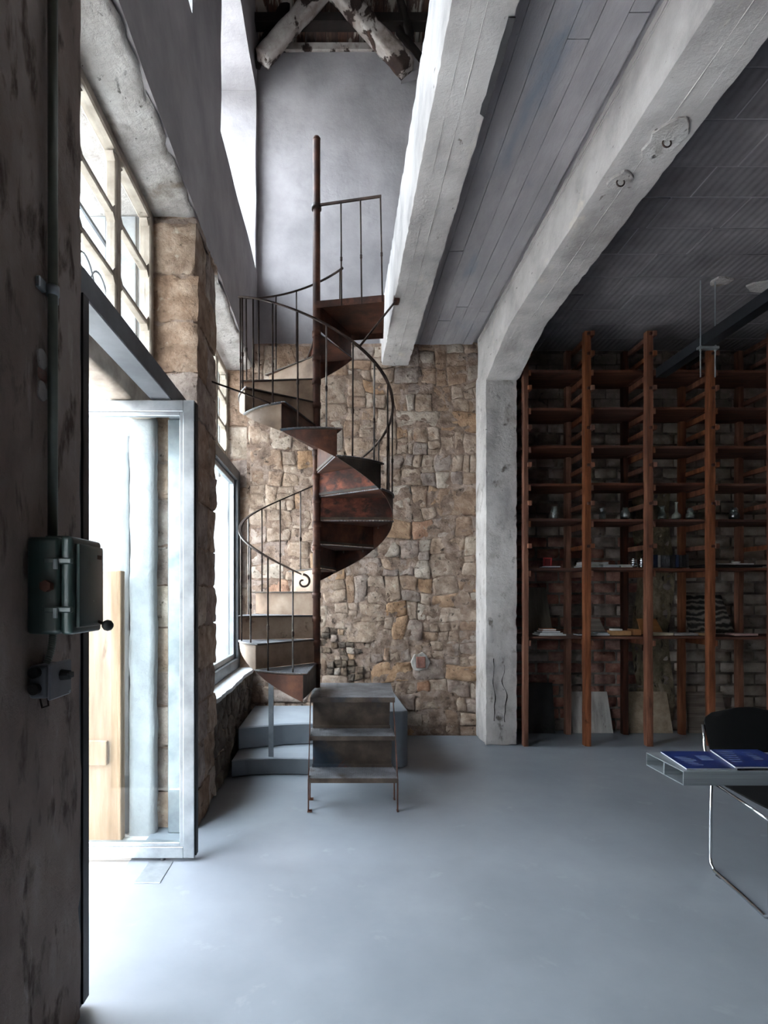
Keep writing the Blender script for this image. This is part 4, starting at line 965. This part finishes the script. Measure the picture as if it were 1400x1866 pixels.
# stone and timber samples
def slab(x0, x1, h, z0, yb, lean, th, m, label, name='stone_sample', group='leaning sample slabs', taper=0.0):
    """rectangular slab resting on its lower edge and leaning back"""
    poly = [(x0, 0), (x1, 0), (x1 - taper, h), (x0 + taper * .3, h)]
    a = math.asin(lean / h); v = []
    for (dy) in (0, th):
        for (x, z) in poly: v.append((x, yb + z * math.sin(a) + dy * math.cos(a), z0 + z * math.cos(a) - dy * math.sin(a) + th * math.sin(a)))
    f = [(0, 1, 2, 3), (7, 6, 5, 4), (0, 4, 5, 1), (1, 5, 6, 2), (2, 6, 7, 3), (3, 7, 4, 0)]
    return obj(name, MB().add(v, f), m, bevel=.002, label=label, cat='slab', group=group)
def sx(p, y): return (p - 615) * y / 1050
Y5 = 5.68
MS1 = mat('pitted_white_travertine', [(.3, '8a8682'), (.5, 'a8a5a1'), (.7, 'b9b6b2')], 6, (3, 1, .5), bump=.4, bscale=40, bdist=.006, patches=[('6f6a66', 20, .62, .7, (2, 1, .6))], rough=.8)
MS2 = mat('bush_hammered_limestone', [(.3, '8a7b68'), (.5, 'a59580'), (.7, 'b7a892')], 12, bump=1, bscale=45, bdist=.02, rough=.9)
MS3 = mat('grey_striated_stone', [(.3, '4e4640'), (.5, '6e645c'), (.7, '877c73')], 5, (.4, 1, 9), bump=.3, bscale=30, rough=.8)
MS4 = marble('dark_veined_marble', '1b1a1a', '7d7873', 5.5, 'Z', 7)
MS5 = mat('dark_slate', [(.3, '19181a'), (.7, '2c2a2b')], 5, bump=.4, bscale=25, rough=.7)
MS6 = mat('grey_green_slab', [(.3, '3d3a34'), (.5, '514d45'), (.7, '655f55')], 5, (5, 1, .4), bump=.2, bscale=30, rough=.7)
MS7 = mat('tan_wood_sample', [(.3, '7a4f2f'), (.7, '99693f')], 5, (.4, 1, 5), bump=.15, bscale=30, rough=.6)
slab(sx(962, 5.76), sx(1012, 5.76), .50, 0, 5.755, .075, .02, MS5, 'dark slate slab leaning on the floor under the leftmost bay')
slab(sx(1043, 5.76), sx(1118, 5.76), .41, 0, 5.755, .075, .02, MS1, 'pale pitted travertine slab on the floor', taper=.03)
slab(sx(1148, 5.76), sx(1227, 5.76), .41, 0, 5.755, .075, .02, MS2, 'beige textured limestone slab on the floor', taper=.025)
slab(sx(1256, 5.76), sx(1330, 5.76), .41, 0, 5.755, .075, .02, MS3, 'grey brown striated slab on the floor by the chair', taper=.03)
z1 = 1.005
slab(sx(958, 5.7), sx(1008, 5.7), .47, z1, 5.70, .12, .015, MS6, 'grey green slab leaning on the lowest shelf, leftmost bay', taper=.03)
slab(sx(1066, 5.55), sx(1103, 5.55), .175, z1, 5.52, .10, .012, MS3, 'small grey sample tile leaning on the lowest shelf', taper=.02)
slab(sx(1166, 5.55), sx(1207, 5.55), .175, z1, 5.52, .10, .012, MS7, 'small tan wood sample leaning on the lowest shelf', taper=.02)
slab(sx(1258, 5.66), sx(1339, 5.66), .40, z1, 5.66, .15, .018, MS4, 'dark veined marble slab leaning on the lowest shelf', taper=.03)
book(bx(979), bx(1029), 5.37, 5.55, z1, .012, C['white'], 'white magazine at the bottom of the lowest shelf stack', 'magazine', cat='magazine')
book(bx(982), bx(1024), 5.38, 5.55, z1 + .0125, .014, C['grey'], 'grey magazine in the middle of the lowest shelf stack', 'magazine', cat='magazine')
book(bx(986), bx(1020), 5.39, 5.54, z1 + .027, .016, C['dark'], 'dark book in the lowest shelf stack', 'book')
book(bx(988), bx(1013), 5.40, 5.52, z1 + .0435, .018, C['orange'], 'orange brown book on top of the lowest shelf stack')
book(bx(1050), bx(1084), 5.37, 5.50, z1, .012, C['dark'], 'dark flat book beside the second shelf post')
book(bx(1084), bx(1108), 5.37, 5.50, z1, .016, C['grey'], 'grey book flat before the small leaning tile')
book(bx(1086), bx(1106), 5.38, 5.50, z1 + .0165, .010, C['teal'], 'thin teal booklet on the grey book')
M_block = simple('pale_timber_block', '9c7650')
boxo('timber_block', (bx(1110), bx(1145), 5.36, 5.46, z1, z1 + .045), M_block, None, .003, label='pale timber block on the lowest shelf', cat='block')
boxo('stone_chip', (bx(1113), bx(1131), 5.38, 5.45, z1 + .0455, z1 + .062), C['white'], None, .002, label='small white stone piece on the timber block', cat='block')
boxo('timber_block', (bx(1151), bx(1165), 5.38, 5.50, z1, z1 + .060), MS7, None, .003, label='small brown wood block beside the third shelf post', cat='block')
boxo('flat_sample', (bx(1186), bx(1221), 5.36, 5.50, z1, z1 + .025), C['cream'], None, .002, label='cream flat sample lying before the tan wood sample', cat='slab')
boxo('flat_sample', (bx(1223), bx(1266), 5.36, 5.50, z1, z1 + .022), C['grey'], None, .002, label='grey flat sample lying beside the fourth shelf post', cat='slab')
boxo('flat_sample', (bx(1272), bx(1290), 5.36, 5.48, z1, z1 + .022), C['tan'], None, .002, label='tan flat sample touching the fourth shelf post', cat='slab')
boxo('flat_sample', (bx(1331), bx(1374), 5.36, 5.50, z1, z1 + .018), C['pink'], None, .002, label='pinkish flat sample at the right end of the lowest shelf', cat='slab')

# ------------------------------------------------------------------ hanging steel channel
ch = empty('cable_tray', (2.92, 3.9, 3.3), 'dark steel channel hung from the ceiling on threaded rods', 'steel channel')
mb = MB(); xa, xb_, za, zb = 2.875, 2.965, 3.345, 3.43
poly = [(xa, za), (xb_, za), (xb_, zb), (xb_ - .006, zb), (xb_ - .006, za + .006), (xa + .006, za + .006), (xa + .006, zb), (xa, zb)]
obj('channel', MB().prism(poly, 1.2, 5.20, 'y'), M_blksteel, ch)
for y in (4.54, 2.4):
    for x in (2.862, 2.978):
        obj('threaded_rod', MB().tube([(x, y, 3.10), (x, y, 3.862)], .005, 7), M_galv, ch)
        for z in (3.312, 3.345): obj('nut', MB().tube([(x, y, z - .006), (x, y, z + .002)], .010, 6), M_galv, ch)
    obj('cross_bar', MB().box(2.84, 3.0, y - .02, y + .02, 3.318, 3.338), M_galv, ch, bevel=.002)

# ------------------------------------------------------------------ steel box section table and chair
tb_ = empty('steel_table', (2.2, 2.26, 0), 'narrow galvanised twin box section table at the right edge', 'table')
def tubebox(x0, x1, y0, y1, z0, z1, t):
    mb = MB(); o = [(y0, z0), (y1, z0), (y1, z1), (y0, z1)]; i_ = [(y0 + t, z0 + t), (y1 - t, z0 + t), (y1 - t, z1 - t), (y0 + t, z1 - t)]
    v = [(x, a, b) for x in (x0, x1) for (a, b) in o + i_]; f = []
    for k in range(4):
        n = (k + 1) % 4; f += [(k, n, n + 8, k + 8), (k + 4, k + 12, n + 12, n + 4), (k, k + 4, n + 4, n), (k + 8, n + 8, n + 12, k + 12)]
    return mb.add(v, f)
for (y0, y1) in ((2.130, 2.2575), (2.2585, 2.386)):
    obj('box_section', tubebox(1.28, 3.3, y0, y1, .677, .73, .0035), M_table, tb_)
for x in (2.45, 3.15):
    obj('leg', tubebox(0, .67, 0, .05, 0, .05, .003), M_table, tb_)
    l = tb_.children[-1] if False else [c for c in tb_.children if c.name.startswith('leg')][-1]
    mbx = MB().box(x, x + .05, 2.15, 2.20, 0, .677); mbx.box(x, x + .05, 2.32, 2.37, 0, .677)
    bpy.data.objects.remove(l)
    obj('leg', MB().box(x, x + .05, 2.15, 2.20, 0, .677), M_table, tb_, bevel=.002); obj('leg', MB().box(x, x + .05, 2.32, 2.37, 0, .677), M_table, tb_, bevel=.002)
def sheetbook(q, z, th, label, lines, pm):
    b = empty('blue_book', (q[0][0], q[0][1], z), label, 'book', 'blue books on the steel table')
    obj('cover', MB().prism(q, z + th * .8, z + th), M_blue, b); obj('cover', MB().prism(q, z, z + th * .15), M_blue, b)
    cx = sum(p[0] for p in q) / 4; cy = sum(p[1] for p in q) / 4
    obj('pages', MB().prism([(cx + (a - cx) * .992, cy + (c - cy) * .992) for a, c in q], z + th * .15, z + th * .8), pm, b)
    mb = MB()
    for (u0, u1, v) in lines:
        def P(u, v): 
            a = Vector(q[0]).lerp(Vector(q[1]), u); c = Vector(q[3]).lerp(Vector(q[2]), u); return a.lerp(c, v)
        p0, p1, p2, p3 = P(u0, v), P(u1, v), P(u1, v + .014), P(u0, v + .014)
        mb.add([(p.x, p.y, z + th + .0004) for p in (p0, p1, p2, p3)], [(0, 1, 2, 3)])
    obj('lettering', mb, simple('print_' + label[:6], '9fb2d8'), b, kind='stuff', fix=False)
zt_ = .7305
sheetbook([(1.300, 2.145), (1.490, 2.145), (1.535, 2.38), (1.335, 2.38)], zt_, .006, 'bright blue printed book lying at the table end', [(.1 + .02 * k, .34 + .05 * (k % 3), .62 - .09 * k) for k in range(6)] + [(.55, .80, .7 - .06 * k) for k in range(5)], M_paper)
sheetbook([(1.478, 2.14), (1.70, 2.14), (1.735, 2.38), (1.54, 2.38)], zt_ + .0066, .007, 'darker blue printed book overlapping the first on the table', [(.06, .40 - .03 * k, .86 - .12 * k) for k in range(6)] + [(.55 + .03 * (k % 2), .72, .8 - .1 * k) for k in range(5)], M_paper)

chair = empty('sled_chair', (2.1, 2.7, 0), 'black upholstered chair with chrome sled base behind the steel table', 'chair')
def side(x, dx):
    # runner on the floor, rear upright leaning up to the backrest, front upright to the seat
    pts = [(x + .045, 3.03, .70), (x + .03, 2.99, .58), (x + .022, 2.925, .44), (x + .010, 2.915, .25), (x + .002, 2.905, .06), (x, 2.895, .030), (x - .004, 2.86, .011), (x - .03, 2.62, .011), (x - .052, 2.46, .011), (x - .056, 2.43, .03), (x - .05, 2.43, .2), (x - .045, 2.44, .415)]
    return pts
for (x, nm) in ((1.878, 'side_frame'), (2.36, 'side_frame')):
    obj(nm, MB().tube(side(x, 0), .0085, 10), M_chrome, chair, smooth=True)
    obj('seat_rail', MB().tube([(x + .022, 2.925, .435), (x - .01, 2.70, .432), (x - .045, 2.44, .425)], .007, 8), M_chrome, chair, smooth=True)
    boxo('glide', (x - .016, x + .004, 2.80, 2.84, 0, .006), M_rubber, chair, .002)
def pad(x0, x1, prof, th, rnd, name):
    """padded panel: prof gives (y, z, half-width scale) along its length"""
    mb = MB(); n = 14; rows = []
    cx = (x0 + x1) / 2; hw = (x1 - x0) / 2
    for i, (y, z, s, ny, nz) in enumerate(prof):
        ring = []
        for k in range(n + 1):
            u = -1 + 2 * k / n; e = th / 2 * (1 - abs(u) ** 6 * .7)
            ring.append((cx + hw * s * u - .03 * (2.9 - y), y + ny * e, z + nz * e))
        for k in range(n, -1, -1):
            u = -1 + 2 * k / n; e = th / 2 * (1 - abs(u) ** 6 * .7)
            ring.append((cx + hw * s * u - .03 * (2.9 - y), y - ny * e, z - nz * e))
        rows.append(ring)
    m = len(rows[0]); v = [p for r_ in rows for p in r_]; f = []
    for i in range(len(rows) - 1):
        for k in range(m): f.append((i * m + k, i * m + (k + 1) % m, (i + 1) * m + (k + 1) % m, (i + 1) * m + k))
    f += [tuple(range(m)), tuple(range((len(rows) - 1) * m, len(rows) * m))[::-1]]
    return obj(name, mb.add(v, f), M_black, chair, autos=True)
back = []
for i in range(13):
    t = i / 12; z = .50 + .285 * t; y = 2.955 + .10 * t
    s = .93 + .07 * math.sin(t * math.pi) if t < .72 else math.sqrt(max(.02, 1 - ((t - .72) / .285) ** 2.6))
    back.append((y, z, s, -.94, .33))
pad(1.925, 2.385, back, .03, .05, 'backrest')
seat = [(2.93, .447, .86, 0, 1), (2.90, .449, .95, 0, 1), (2.8, .447, 1, 0, 1), (2.6, .444, 1, 0, 1), (2.48, .444, .98, 0, 1), (2.43, .436, .93, 0, 1)]
pad(1.90, 2.37, seat, .022, .04, 'seat')
